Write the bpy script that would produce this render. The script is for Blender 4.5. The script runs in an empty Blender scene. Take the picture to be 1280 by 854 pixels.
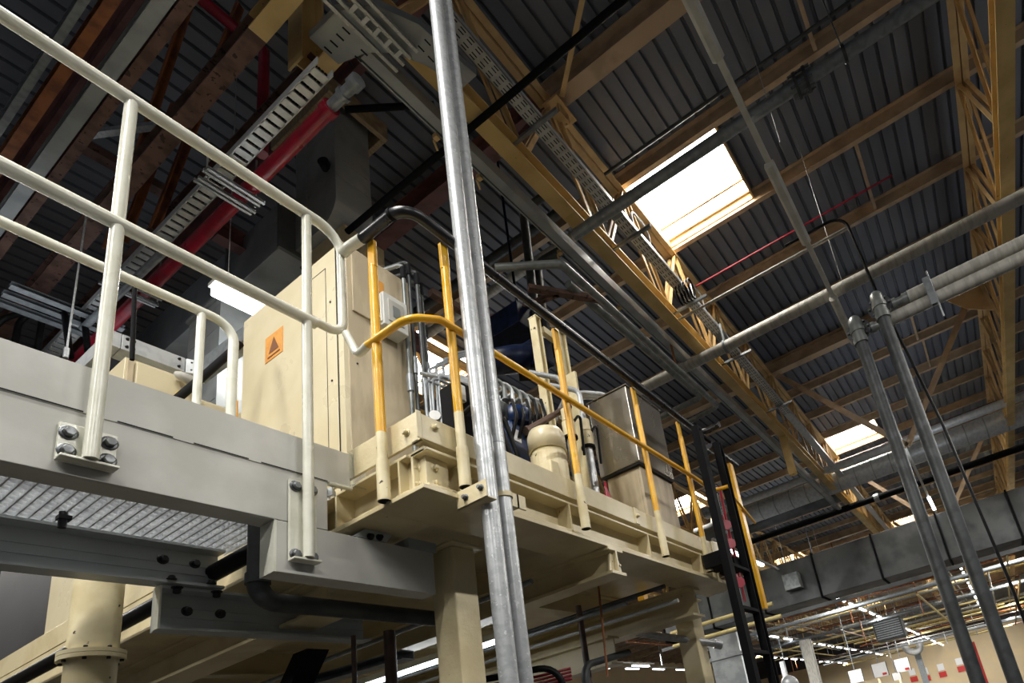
import bpy, math, random
from mathutils import Vector as V, Matrix
random.seed(7)
D = bpy.data; COL = bpy.context.scene.collection
EYE = 1.6                                    # eye height above the hall floor
# ---------------------------------------------------------------- camera frame (photogrammetric fit)
RX = V((0.48192842, 0.17972564, 0.85758014)); RY = V((-0.85515388, 0.30975474, 0.41564871)); RZ = V((-0.19093678, -0.93367591, 0.30297269))
FPX, CX, CY = 754.8, 844.22, 688.21
def ray(u, v):
    c = V(((u-CX)/FPX, (v-CY)/FPX, 1.0)); return V((RX.dot(c), RY.dot(c), RZ.dot(c)))
def atx(u, v, x): d = ray(u, v); return d*(x/d.x)      # survey helpers: a sighted point on a known plane of the building
def aty(u, v, y): d = ray(u, v); return d*(y/d.y)
def atz(u, v, z): d = ray(u, v); return d*(z/d.z)
# ---------------------------------------------------------------- materials
def lin(c): return tuple(((x/255)/12.92 if x/255 <= .04045 else ((x/255+.055)/1.055)**2.4) for x in c)
def mat(name, c, rough=.5, metal=0., c2=None, scale=6., lo=.45, hi=.6, bump=0., bscale=40., detail=4., stretch=None, rvar=.12, spots=None, spot_scale=30., spot_t=.70):
    m = D.materials.new(name); m.use_nodes = True; nt = m.node_tree; N = nt.nodes; L = nt.links
    b = N['Principled BSDF']; b.inputs['Roughness'].default_value = rough; b.inputs['Metallic'].default_value = metal
    tc = N.new('ShaderNodeTexCoord'); mp = N.new('ShaderNodeMapping'); L.new(tc.outputs['Object'], mp.inputs[0])
    if stretch: mp.inputs['Scale'].default_value = stretch
    n = N.new('ShaderNodeTexNoise'); n.inputs['Scale'].default_value = scale; n.inputs['Detail'].default_value = detail
    L.new(mp.outputs[0], n.inputs['Vector'])
    r = N.new('ShaderNodeValToRGB'); r.color_ramp.elements[0].position = lo; r.color_ramp.elements[1].position = hi
    r.color_ramp.elements[0].color = (*lin(c), 1); r.color_ramp.elements[1].color = (*lin(c2 or c), 1)
    L.new(n.outputs['Fac'], r.inputs[0]); out = r.outputs[0]
    if spots:
        n2 = N.new('ShaderNodeTexNoise'); n2.inputs['Scale'].default_value = spot_scale; n2.inputs['Detail'].default_value = 6
        L.new(mp.outputs[0], n2.inputs['Vector'])
        r2 = N.new('ShaderNodeValToRGB'); r2.color_ramp.elements[0].position = spot_t; r2.color_ramp.elements[1].position = spot_t+.02
        L.new(n2.outputs['Fac'], r2.inputs[0]); mx = N.new('ShaderNodeMix'); mx.data_type = 'RGBA'
        L.new(r2.outputs[0], mx.inputs[0]); L.new(out, mx.inputs[6]); mx.inputs[7].default_value = (*lin(spots), 1); out = mx.outputs[2]
    L.new(out, b.inputs['Base Color'])
    mr = N.new('ShaderNodeMapRange'); mr.inputs[3].default_value = max(.03, rough-rvar); mr.inputs[4].default_value = min(1, rough+rvar)
    L.new(n.outputs['Fac'], mr.inputs[0]); L.new(mr.outputs[0], b.inputs['Roughness'])
    if bump:
        n3 = N.new('ShaderNodeTexNoise'); n3.inputs['Scale'].default_value = bscale; n3.inputs['Detail'].default_value = 3
        L.new(mp.outputs[0], n3.inputs['Vector']); bp = N.new('ShaderNodeBump'); bp.inputs['Strength'].default_value = bump; bp.inputs['Distance'].default_value = .01
        L.new(n3.outputs['Fac'], bp.inputs['Height']); L.new(bp.outputs[0], b.inputs['Normal'])
    return m
def glow(name, c, s):
    m = D.materials.new(name); m.use_nodes = True; b = m.node_tree.nodes['Principled BSDF']
    b.inputs['Base Color'].default_value = (.8, .8, .8, 1); b.inputs['Emission Color'].default_value = (*lin(c), 1); b.inputs['Emission Strength'].default_value = s
    return m
M = {}
M['cream'] = mat('cream paint', (211, 198, 160), .34, c2=(200, 185, 146), scale=5, bump=.12, bscale=60, spots=(95, 70, 45), spot_scale=26, spot_t=.735)
M['cream_clean'] = mat('cream cabinet enamel', (213, 202, 170), .3, c2=(206, 194, 160), scale=3)
M['cream_old'] = mat('scuffed cream paint', (220, 208, 170), .4, c2=(205, 190, 148), scale=7, bump=.15, spots=(50, 38, 26), spot_scale=22, spot_t=.69)
M['taupe'] = mat('taupe with cabinet side shade', (190, 176, 148), .45, c2=(172, 158, 132), scale=4, stretch=(3, 3, .6))  # cream darkened for the cabinet's shaded side; plain taupe on the plinth
M['white'] = mat('off white rail paint', (214, 214, 200), .24, c2=(204, 204, 188), scale=9, bump=.1, bscale=80)
M['grey'] = mat('grey steel paint', (196, 196, 190), .45, c2=(184, 184, 177), scale=4, detail=7, bump=.05)
M['grey_seam'] = mat('dark seam', (25, 25, 25), .8)
M['bluegrey'] = mat('blue grey steel paint', (172, 178, 180), .4, c2=(160, 166, 168), scale=4)
M['bolt'] = mat('grey zinc bolt', (120, 124, 126), .4, .7, c2=(95, 97, 98), scale=40)
M['darkbolt'] = mat('black oxide bolt', (42, 42, 44), .4, .5)
M['yellow'] = mat('safety yellow paint', (228, 174, 34), .3, c2=(216, 158, 24), scale=5, bump=.15, bscale=70, spots=(120, 90, 30), spot_scale=24, spot_t=.74)
M['black'] = mat('black gloss foam', (20, 20, 24), .3, c2=(30, 30, 34), scale=20)
M['blacksteel'] = mat('black painted steel', (12, 12, 14), .75, c2=(16, 16, 18), scale=15)
M['galv'] = mat('galvanised pipe', (184, 187, 189), .36, .45, c2=(164, 168, 170), scale=30, bump=.05, bscale=60, spots=(206, 209, 210), spot_scale=60, spot_t=.63)
M['galvdark'] = mat('weathered galvanised pipe', (138, 144, 148), .4, .35, c2=(122, 127, 131), scale=14)
M['stainless'] = mat('brushed stainless', (170, 166, 158), .27, .95, c2=(150, 144, 134), scale=3, stretch=(1, 1, .5))
M['tray'] = mat('zinc cable tray', (204, 207, 208), .4, .25, c2=(188, 192, 194), scale=12)
M['tray_slot'] = mat('tray slot shade', (20, 20, 22), .9)
M['deck'] = mat('slate blue roof deck', (104, 108, 118), .6, c2=(93, 97, 107), scale=.8, detail=6, stretch=(.3, 2, 1))
M['purlin'] = mat('ochre roof steel', (180, 156, 128), .5, c2=(160, 138, 112), scale=3, detail=6)
M['truss'] = mat('ochre yellow truss paint', (204, 172, 120), .5, c2=(184, 152, 104), scale=3, detail=6)
M['chord'] = mat('pale yellow chord paint', (220, 190, 128), .5, c2=(204, 172, 110), scale=2, detail=6, spots=(90, 66, 34), spot_scale=18, spot_t=.71)
M['rust'] = mat('rusty brown steel', (116, 88, 78), .7, c2=(88, 66, 58), scale=6, detail=8, bump=.25, spots=(58, 38, 32), spot_scale=18, spot_t=.62)
M['rustorange'] = mat('orange brown primer', (150, 92, 50), .6, c2=(112, 64, 38), scale=5, detail=7)
M['red'] = mat('sprinkler red paint', (142, 18, 42), .32, c2=(126, 14, 36), scale=8)
M['maroon'] = mat('maroon oxide steel', (112, 74, 70), .6, c2=(92, 58, 56), scale=4)
M['duct'] = mat('dull galvanised duct', (164, 169, 170), .42, .25, c2=(146, 151, 153), scale=2.5, detail=5)
M['ductdark'] = mat('dark weathered duct', (110, 114, 115), .5, .15, c2=(94, 98, 99), scale=2.5, detail=5)
M['pipe_grey'] = mat('grey lagged pipe', (178, 176, 168), .5, c2=(158, 156, 148), scale=5, stretch=(1, 4, 1))
M['pipe_dark'] = mat('dark iron pipe', (66, 70, 71), .5, .3, c2=(54, 57, 58), scale=10)
M['pipe_plain'] = mat('grey iron pipe', (128, 132, 130), .4, .3, c2=(106, 110, 108), scale=8)
M['white_metal'] = mat('white luminaire body', (214, 214, 208), .4, c2=(200, 200, 192), scale=4)
M['blue'] = mat('dark blue machine paint', (26, 52, 98), .3, c2=(20, 40, 78), scale=12)
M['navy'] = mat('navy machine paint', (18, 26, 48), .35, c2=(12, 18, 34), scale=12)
M['brown'] = mat('brown conduit', (92, 72, 62), .45, c2=(74, 58, 50), scale=10)
M['rubber'] = mat('black rubber hose', (18, 18, 19), .4, c2=(26, 26, 27), scale=30)
M['label'] = mat('orange sticker', (216, 150, 60), .5, c2=(204, 136, 50), scale=20)
M['label_ink'] = mat('brown ink', (116, 66, 24), .6)
M['warn'] = mat('yellow sticker', (240, 205, 30), .4)
M['ink'] = mat('black ink', (15, 15, 15), .6)
M['mesh'] = mat('galvanised mesh', (212, 215, 217), .35, .2, c2=(196, 199, 202), scale=20)
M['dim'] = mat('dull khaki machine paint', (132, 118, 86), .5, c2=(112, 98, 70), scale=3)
M['duct_far'] = mat('darkened far duct', (84, 87, 88), .5, .1, c2=(62, 65, 66), scale=1.2, detail=6)  # duct colour lowered to offset the hall lamps on its face
M['box'] = mat('light grey plastic', (200, 200, 194), .4, c2=(192, 192, 186), scale=5)
M['floor'] = mat('worn concrete', (56, 54, 52), .5, c2=(44, 43, 41), scale=1.2, detail=8, bump=.1)
M['wallcream'] = mat('cream wall panel', (206, 186, 150), .6, c2=(212, 190, 150), scale=.8)
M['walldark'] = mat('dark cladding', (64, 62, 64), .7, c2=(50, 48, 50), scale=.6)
M['paper'] = mat('white sign face', (232, 232, 232), .4)
M['signred'] = mat('red sign', (190, 34, 30), .4)
M['pipe_tan'] = mat('tan painted pipe', (206, 188, 128), .5, c2=(188, 168, 108), scale=5)
M['amber'] = mat('amber paint strip', (212, 146, 32), .35, c2=(180, 112, 20), scale=14)
M['timber'] = mat('pale timber curb', (168, 148, 116), .7, c2=(144, 124, 94), scale=9, stretch=(1, 6, 1))
M['lamp'] = glow('lit fluorescent tube', (244, 250, 255), 9)
M['sky'] = glow('translucent roof light', (255, 252, 244), 22)
M['perspex'] = mat('clear acrylic', (236, 242, 246), .08)
pb = M['perspex'].node_tree.nodes['Principled BSDF']; pb.inputs['Transmission Weight'].default_value = .93; pb.inputs['IOR'].default_value = 1.1
for k in ('blacksteel', 'rubber', 'navy', 'floor'): M[k].node_tree.nodes['Principled BSDF'].inputs['Specular IOR Level'].default_value = .12
# ---------------------------------------------------------------- mesh builder
def frame(d, up=None):
    d = V(d).normalized(); u = V(up) if up is not None else V((0, 0, 1))
    if abs(d.dot(u.normalized())) > .985: u = V((1, 0, 0)) if abs(d.x) < .8 else V((0, 1, 0))
    s = d.cross(u).normalized(); return d, s, s.cross(d).normalized()
def fillet(pts, r, n=6):
    pts = [V(p) for p in pts]; out = [pts[0]]
    for i in range(1, len(pts)-1):
        a, b, c = pts[i-1], pts[i], pts[i+1]; d1 = (a-b); d2 = (c-b)
        l1, l2 = d1.length, d2.length; d1.normalize(); d2.normalize()
        ang = d1.angle(d2)
        if ang > 3.1: out.append(b); continue
        t = min(r/math.tan(ang/2), l1*.49, l2*.49); rr = t*math.tan(ang/2)
        ctr = b+(d1+d2).normalized()*(rr/math.sin(ang/2)); p0 = b+d1*t-ctr; p1 = b+d2*t-ctr; tot = p0.angle(p1); ax = p0.cross(p1).normalized()
        for k in range(n+1): out.append(ctr+Matrix.Rotation(tot*k/n, 3, ax) @ p0)
    out.append(pts[-1]); return out
class MB:
    def __init__(s): s.v = []; s.f = []; s.sm = []; s.mi = []; s.cur = 0
    def face(s, idx, sm=False): s.f.append(tuple(idx)); s.sm.append(sm); s.mi.append(s.cur)
    def add(s, vs, fs, sm=False):
        o = len(s.v); s.v += [V(p) for p in vs]
        for f in fs: s.face([o+i for i in f], sm)
        return s
    def hexa(s, p): return s.add(p, [(0, 3, 2, 1), (4, 5, 6, 7), (0, 1, 5, 4), (1, 2, 6, 5), (2, 3, 7, 6), (3, 0, 4, 7)])
    def box(s, x0, x1, y0, y1, z0, z1):
        x0, x1 = sorted((x0, x1)); y0, y1 = sorted((y0, y1)); z0, z1 = sorted((z0, z1))
        return s.hexa([(x0, y0, z0), (x1, y0, z0), (x1, y1, z0), (x0, y1, z0), (x0, y0, z1), (x1, y0, z1), (x1, y1, z1), (x0, y1, z1)])
    def sweep(s, prof, p0, p1, up=None):
        p0 = V(p0); p1 = V(p1); d, sd, u = frame(p1-p0, up); n = len(prof)
        vs = [p0+sd*a+u*b for a, b in prof]+[p1+sd*a+u*b for a, b in prof]
        fs = [(i, (i+1) % n, n+(i+1) % n, n+i) for i in range(n)]
        fs += [tuple(range(n-1, -1, -1)), tuple(range(n, 2*n))]
        return s.add(vs, fs)
    def bar(s, p0, p1, w, h, up=None): return s.sweep([(-w/2, -h/2), (w/2, -h/2), (w/2, h/2), (-w/2, h/2)], p0, p1, up)
    def ibeam(s, p0, p1, w, h, t=.012, tw=.01, up=None):
        a, b, c = w/2, h/2, tw/2
        return s.sweep([(-a, -b), (a, -b), (a, -b+t), (c, -b+t), (c, b-t), (a, b-t), (a, b), (-a, b), (-a, b-t), (-c, b-t), (-c, -b+t), (-a, -b+t)], p0, p1, up)
    def chan(s, p0, p1, w, h, t=.01, side=1, up=None):      # web at side*-w/2, open towards side
        a, b = w/2, h/2; P = [(-a, -b), (a, -b), (a, -b+t), (-a+t, -b+t), (-a+t, b-t), (a, b-t), (a, b), (-a, b)]
        if side < 0: P = [(-x, y) for x, y in P][::-1]
        return s.sweep(P, p0, p1, up)
    def angle(s, p0, p1, w, h, t=.008, up=None):
        return s.sweep([(0, 0), (w, 0), (w, t), (t, t), (t, h), (0, h)], p0, p1, up)
    def tube(s, pts, r, n=16, cap=True, hollow=0):
        pts = [V(p) for p in pts]; rs = r if isinstance(r, (list, tuple)) else [r]*len(pts)
        d, sd, u = frame(pts[1]-pts[0]); rings = []; o = len(s.v)
        for i, p in enumerate(pts):
            t = (pts[min(i+1, len(pts)-1)]-pts[max(i-1, 0)]).normalized()
            sd = (sd-t*sd.dot(t)).normalized(); u = sd.cross(t).normalized()
            for k in range(n):
                a = 2*math.pi*k/n; s.v.append(p+(sd*math.cos(a)+u*math.sin(a))*rs[i])
        for i in range(len(pts)-1):
            for k in range(n):
                s.face((o+i*n+k, o+i*n+(k+1) % n, o+(i+1)*n+(k+1) % n, o+(i+1)*n+k), True)
        if cap:
            for base, rev in ((o, True), (o+(len(pts)-1)*n, False)):
                q = [s.v[base+k].copy() for k in range(n)]; b2 = len(s.v); s.v += q
                s.face([b2+k for k in (range(n) if rev else range(n-1, -1, -1))])
        return s
    def ring_end(s, p, d, r, t=.006, depth=.03, n=20):      # open pipe end: rim and dark throat
        p = V(p); d, a, b = frame(d); o = len(s.v)
        for (rr, h) in ((r, 0), (r-t, 0), (r-t, -depth)):
            for k in range(n):
                an = 2*math.pi*k/n; s.v.append(p+d*h+(a*math.cos(an)+b*math.sin(an))*rr)
        for i in range(2):
            for k in range(n): s.face((o+i*n+k, o+i*n+(k+1) % n, o+(i+1)*n+(k+1) % n, o+(i+1)*n+k), True)
        s.face([o+2*n+k for k in range(n)]); return s
    def lathe(s, p, d, prof, n=24, cap=True): 
        p = V(p); d = V(d).normalized(); return s.tube_prof(p, d, prof, n, cap)
    def tube_prof(s, p, d, prof, n, cap):
        d, a, b = frame(d); o = len(s.v)
        for h, r in prof:
            for k in range(n):
                an = 2*math.pi*k/n; s.v.append(p+d*h+(a*math.cos(an)+b*math.sin(an))*r)
        for i in range(len(prof)-1):
            for k in range(n): s.face((o+i*n+k, o+i*n+(k+1) % n, o+(i+1)*n+(k+1) % n, o+(i+1)*n+k), True)
        if cap:
            s.face([o+k for k in range(n-1, -1, -1)]); s.face([o+(len(prof)-1)*n+k for k in range(n)])
        return s
    def hexbolt(s, p, d, r=.014, h=.012):
        s.lathe(p, d, [(0, r*1.45), (.003, r*1.45), (.003, r)], 14); s.lathe(V(p)+V(d).normalized()*.003, d, [(0, r), (h, r), (h+.003, r*.8)], 6); return s
    def build(s, name, material, parent=None, bevel=0, origin=None):
        m = D.meshes.new(name); off = V((0, 0, EYE))
        if parent is not None: base = V(ORG[parent.name])
        elif origin is not None: base = V(origin)
        else:
            xs = [p.x for p in s.v]; ys = [p.y for p in s.v]; zs = [p.z for p in s.v]
            base = V(((min(xs)+max(xs))/2, (min(ys)+max(ys))/2, min(zs)))
        m.from_pydata([tuple(p-base) for p in s.v], [], s.f)
        for i, f in enumerate(m.polygons): f.use_smooth = s.sm[i]; f.material_index = s.mi[i]
        for mm in (material if isinstance(material, (list, tuple)) else [material]): m.materials.append(M[mm] if isinstance(mm, str) else mm)
        import bmesh
        bm = bmesh.new(); bm.from_mesh(m); bmesh.ops.recalc_face_normals(bm, faces=bm.faces); bm.to_mesh(m); bm.free()
        o = D.objects.new(name, m); COL.objects.link(o)
        if parent is not None: o.parent = parent
        else: o.location = base+off
        ORG[o.name] = base
        if bevel:
            md = o.modifiers.new('edge', 'BEVEL'); md.width = bevel; md.segments = 2; md.limit_method = 'ANGLE'; md.angle_limit = .6
        return o
ORG = {}
def tag(o, label=None, cat=None, group=None, kind=None):
    if label: o['label'] = label
    if cat: o['category'] = cat
    if group: o['group'] = group
    if kind: o['kind'] = kind
    return o
def thing(name, label, cat, loc, group=None):
    o = D.objects.new(name, None); COL.objects.link(o); o.empty_display_size = .1
    o.location = V(loc)+V((0, 0, EYE)); ORG[o.name] = V(loc); return tag(o, label, cat, group)
def part(name, material, parent, fn, bevel=0):
    b = MB(); fn(b); return b.build(name, material, parent, bevel)
def single(name, material, label, cat, fn, group=None, bevel=0):
    b = MB(); fn(b); return tag(b.build(name, material, None, bevel), label, cat, group)
def struct(name, material, fn):
    b = MB(); fn(b); return tag(b.build(name, material), kind='structure')
ORD = ['first', 'second', 'third', 'fourth', 'fifth', 'sixth', 'seventh', 'eighth', 'ninth', 'tenth', 'eleventh', 'twelfth', 'thirteenth', 'fourteenth', 'fifteenth', 'sixteenth', 'seventeenth', 'eighteenth', 'nineteenth', 'twentieth']
def nth(i):
    if i < 20: return ORD[i]
    t = {2: 'twenty', 3: 'thirty', 4: 'forty', 5: 'fifty'}; q, r = divmod(i+1, 10)
    return (t[q]+'-'+ORD[r-1]) if r else {2: 'twentieth', 3: 'thirtieth', 4: 'fortieth', 5: 'fiftieth'}[q]

# ================================================================ SETTING
FLOOR = -EYE
struct('floor', 'floor', lambda b: b.box(-14, 92, -16, 30, FLOOR-.2, FLOOR))
SKY = [(6.4+11.2*k, 8.0+11.2*k) for k in range(6)]
SKY_Y = [(1.2, 2.8), (7.4, 9.0), (-5.6, -4.2)]
PITCH = .2
def roof(b):
    prof = [(0, 8.2), (.15, 8.2), (.16, 8.255), (.19, 8.255), (.2, 8.2)]
    xs = [-12]; 
    for a, c in SKY: xs += [a, c]
    xs.append(90)
    for j in range(len(xs)-1):
        hole = j % 2 == 1
        y = -14.0
        while y < 30:
            skip = hole and any(a-1e-3 <= y < c-1e-3 for a, c in SKY_Y)
            if not skip:
                for (y0, z0), (y1, z1) in zip(prof[:-1], prof[1:]):
                    b.add([(xs[j], y+y0, z0), (xs[j+1], y+y0, z0), (xs[j+1], y+y1, z1), (xs[j], y+y1, z1)], [(0, 1, 2, 3)])
            y = round(y+PITCH, 4)
struct('ceiling', 'deck', roof)
n = 0
for a, c in SKY:
    for y0, y1 in SKY_Y:
        n += 1
        struct('window_%d' % n, 'sky', lambda b: b.box(a, c, y0, y1, 8.26, 8.29))
        struct('trim_%d' % n, 'truss', lambda b: (b.box(a+.001, a+.03, y0, y1, 8.06, 8.258), b.box(c-.03, c-.001, y0, y1, 8.06, 8.258), b.box(a+.03, c-.03, y0, y0+.03, 8.06, 8.258), b.box(a+.03, c-.03, y1-.03, y1, 8.06, 8.258), b.box(c-.34, c-.3, y0+.03, y1-.03, 8.2, 8.255)))
struct('wall_far', 'wallcream', lambda b: b.box(76, 76.3, -14, 30, FLOOR, 6.0))
struct('wall_far_upper', 'walldark', lambda b: b.box(76, 76.3, -14, 30, 6.0, 8.25))
struct('wall_left', 'wallcream', lambda b: b.box(-12, 76, 30, 30.3, FLOOR, 8.25))

# ================================================================ ROOF STEEL
PX = [4.8+1.6*k for k in range(-5, 34)]
for i, x in enumerate(PX):
    big = abs(((x-4.8) % 8.0)) < .05 or abs(((x-4.8) % 8.0)-8) < .05
    lab = None
    k = round((x-4.8)/1.6)
    names = {-1: 'brown roof purlin overhead at the top edge, just before the heavy gusseted girder', 0: 'heavy ochre roof girder with wide yellow flange bolted to the gusset plate', 1: 'ochre roof purlin along the near edge of the big bright roof light', 2: 'ochre roof purlin along the far edge of the big bright roof light', 3: 'ochre roof purlin next beyond the big bright roof light', 4: 'ochre roof purlin second beyond the big bright roof light', 5: 'heavy ochre roof girder at the head of the sloping braces beyond the big roof light'}
    lab = names.get(k) or ('ochre roof purlin overhead, %s before the gusseted girder' % nth(-k-1) if k < 0 else 'ochre roof purlin, %s beyond the girder that heads the sloping braces' % nth(k-6))
    def pl(b, ya, yb):
        if big:
            b.ibeam((x, ya, 8.03), (x, yb, 8.03), .22, .33, .022, .014)
        else:
            b.sweep([(-.012, -.1), (.075, -.1), (.075, -.085), (.003, -.085), (.003, .085), (-.075, .085), (-.075, .1), (-.012, .1)][::1], (x, ya, 8.1), (x, yb, 8.1))
    t = thing('roof_girder' if big else 'roof_purlin', lab, 'roof beam', (x, 2, 8.0), 'roof purlins and girders')
    ym = 2.9 if x < 5 else 29.8
    part('ochre_length', 'purlin', t, lambda b: pl(b, -13, ym))
    if x < 5: part('maroon_length', 'maroon', t, lambda b: pl(b, 2.9, 29.8))
def truss_span(y, x0, x1, label, cat='truss', detail=True, m=('truss', 'chord'), grp='roof trusses'):
    t = thing('roof_truss', label, cat, ((x0+x1)/2, y, 6.1), grp)
    yc = y+.09
    def top(b):
        for sg in (-1, 1):
            b.angle((x0, yc+sg*.012, 7.86), (x1, yc+sg*.012, 7.86), sg*-.085, .12, .012)
    def bot(b): b.ibeam((x0, yc, 6.21), (x1, yc, 6.21), .18, .22, .018, .012)
    def web(b, p, q):
        d, s_, u_ = frame(V(q)-V(p), (0, 1, 0))
        for sg in (-1, 1):
            o = V((0, sg*.03, 0)); b.bar(V(p)+o, V(q)+o, .07, .012, (0, 1, 0)); b.bar(V(p)+o*1.6+s_*.03, V(q)+o*1.6+s_*.03, .012, .05, (0, 1, 0))
    n_ = round((x1-x0)/1.6); segs = []
    for k in range(n_):
        a = x0+1.6*k; segs.append(((a, yc, 7.88), (a+.74, yc, 6.3))); segs.append(((a+.86, yc, 6.3), (a+1.6, yc, 7.88)))
    if detail:
        part('top_chord', m[0], t, top); part('bottom_chord', m[1], t, bot)
        for p, q in segs: part('web_member', m[0], t, lambda b: web(b, p, q))
        for k in range(n_): part('gusset', m[0], t, lambda b: b.box(x0+1.6*k+.62, x0+1.6*k+.98, yc-.009, yc+.009, 6.25, 6.45))
    else:
        def al(b):
            top(b); bot(b)
            for p, q in segs: b.bar(p, q, .09, .06, (0, 1, 0))
        part('lattice', m[0], t, al)
    return t
ROWS = [(2.72, 'beside the cable tray'), (-2.03, 'at the right edge'), (7.38, 'behind the platform'), (12.04, 'far left')]
SPN = {0: 'span by the big roof light', 1: 'span by the second roof light', 2: 'span by the spiral ducts', 3: 'span before the third roof light', 4: 'span beyond the third roof light'}
for y, where in ROWS:
    for j, x0 in enumerate([-3.2, 4.8, 12.8, 20.8, 28.8, 36.8, 44.8]):
        if y == 2.72 and j == 0:
            continue
        if y > 5 and j == 0: continue
        lab = 'yellow lattice roof truss %s, %s' % (where, 'near span overhead' if j == 0 else SPN.get(j-1, '%s span beyond the third roof light' % nth(j-4)))
        t = truss_span(y, x0, x0+8, lab, detail=(j < 4))
# near span of the truss row beside the tray starts at the transverse beams
t = truss_span(2.72, 1.6, 4.8, 'yellow roof truss stub overhead with pale chord passing behind the twin galvanised pipes')
def gus(b):
    b.box(4.62, 5.02, 2.58, 2.80, 7.70, 7.73); b.box(4.70, 4.90, 2.62, 2.64, 7.55, 7.86)
    for dx, dy in ((-.08, .04), (.08, .04), (.16, .09), (.0, .02)): b.hexbolt((4.82+dx, 2.62+dy, 7.70), (0, 0, -1), .016)
single('gusset_plate', 'truss', 'bolted ochre gusset plate where the heavy girder crosses the truss', 'plate', gus)
single('diagonal_strut', 'truss', 'slim ochre strut leaving the gusset plate towards the top of the view', 'brace', lambda b: b.angle((4.75, 2.55, 7.78), (3.3, .72, 7.78), .06, .06, .01))
for (yy, sg, lab) in ((2.62, 1, 'long ochre brace sloping right from the truss to above the second roof light'), (-1.84, -1, 'ochre brace sloping down left from the right edge gusset')):
    single('sway_brace', 'purlin', lab, 'brace', lambda b: (b.bar((12.8, yy, 7.82), (12.8, .42, 4.95), .13, .012, (1, 0, 0)), b.bar((12.86, yy, 7.82), (12.86, .42, 4.95), .012, .12, (1, 0, 0))), 'sloping braces beyond the big roof light')
single('gusset_plate', 'truss', 'triangular ochre gusset at the right edge where a sloping brace starts', 'plate', lambda b: b.hexa([(12.7, -1.95, 7.9), (12.72, -1.95, 7.9), (12.72, -1.05, 7.9), (12.7, -1.05, 7.9), (12.7, -1.95, 7.0), (12.72, -1.95, 7.0), (12.72, -1.5, 7.3), (12.7, -1.5, 7.3)]))
for k, xx in enumerate((20.8, 28.8)):
    for (yy, sd) in ((2.62, 'left'), (-1.84, 'right')):
        single('sway_brace', 'purlin', 'pale sway brace near the %s roof light, %s limb of its pair' % (ORD[1+k], sd), 'brace', lambda b: b.bar((xx, yy, 7.82), (xx, .42, 4.95), .13, .1, (1, 0, 0)), 'far sway braces')
single('hanger_post', 'chord', 'yellow hanger post below the truss where the sloping braces start', 'post', lambda b: b.ibeam((12.5, 2.82, 6.1), (12.5, 2.82, 5.15), .16, .14, .012, .01, (1, 0, 0)))
for k, (x0, x1, y) in enumerate([(3.2, 4.75, -.15), (4.85, 6.4, -.28), (8.05, 9.6, -.42), (12.9, 14.4, -.5), (14.4, 16, -.6), (8.05, 9.55, 3.7), (11.3, 12.7, 3.6)]):
    single('bridging_strut', 'purlin', ['slim ochre bridging strut overhead before the gusseted girder', 'slim ochre bridging strut at the top right between two purlins', 'slim ochre bridging strut crossed by the thin red pipe', 'slim bridging strut between the two tall dark pipes', 'slim bridging strut right of the two tall dark pipes', 'slim bridging strut above the stainless cabinet', 'slim ochre bridging strut above the ladder head'][k], 'strut', lambda b: b.angle((x0, y, 8.03), (x1, y, 8.03), .05, .06, .008))

# ---- transverse rusty frames on the left
def xbeam(x, label, y_split, y1):
    t = thing('transverse_beam', label, 'roof beam', (x, (1.5+y1)/2, 6.1), 'rusty transverse beams')
    part('painted_length', 'chord', t, lambda b: b.ibeam((x, 2.9, 6.17), (x, y_split, 6.17), .14, .18, .018, .014))
    part('rusty_length', 'rust', t, lambda b: b.ibeam((x, y_split, 6.17), (x, y1, 6.17), .14, .18, .018, .014))
    return t
xbeam(1.83, 'rusty transverse roof beam, left of two, yellow only at its upper end', 3.67, 16)
xbeam(2.27, 'rusty transverse roof beam above the white cable ladder and red pipe', 3.55, 16)
def rweb(x, y0, z0, y1, z1, label, m='rustorange'):
    single('diagonal_brace', m, label, 'brace', lambda b: (b.angle((x, y0, z0), (x, y1, z1), .07, .07, .01, (1, 0, 0)), b.angle((x-.015, y0, z0), (x-.015, y1, z1), -.07, .07, .01, (1, 0, 0))), 'rusty diagonal braces')
def rwebpx(u0, v0, u1, v1, x, label, m='rustorange'):
    p, q = atx(u0, v0, x), atx(u1, v1, x); rweb(x, p.y, p.z, q.y, q.z, label, m)
rwebpx(188, 285, 296, 4, 2.1, 'rusty diagonal brace rising behind the upper left white rail, right of two')
rwebpx(130, 310, 236, -10, 1.9, 'rusty diagonal brace rising behind the upper left white rail, left of two')
rwebpx(150, 300, 215, 130, 2.0, 'dim rusty brace between the two rusty transverse beams')
single('hanger_post', 'chord', 'square yellow hanger post rising from the transverse beams at the top edge', 'post', lambda b: (b.ibeam((2.2, 3.62, 6.05), (2.2, 3.62, 8.1), .2, .2, .016, .012, (1, 0, 0))))
for (x, m_, w, z, lab) in ((1.0, 'galvdark', .05, 6.1, 'long galvanised rail at the top left corner'), (1.12, 'rustorange', .075, 6.15, 'perforated rusty channel at the top left corner'), (1.31, 'duct', .1, 6.1, 'pale galvanised trunking crossing above the first white post')):
    single('overhead_channel', m_, lab, 'channel', lambda b: b.chan((x, 1, z), (x, 15, z), w, .12, .012, 1, (0, 0, -1)))
single('transverse_beam', 'rust', 'rusty beam flange beside the pale galvanised trunking at the upper left', 'roof beam', lambda b: b.ibeam((1.44, 3.2, 6.25), (1.44, 16, 6.25), .08, .2, .014, .01))
single('maroon_beam', 'maroon', 'dark maroon beam left of the tall cream cabinet top', 'roof beam', lambda b: b.ibeam((2.75, 6.3, 6.6), (5.6, 6.3, 6.6), .14, .24, .014, .01))
single('dark_rod', 'blacksteel', 'thin black rod crossing level under the roof left of the twin pipes', 'rod', lambda b: b.tube([atz(432, 137, 7.0), atz(543, 131, 7.0)], .035, 8))
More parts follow.
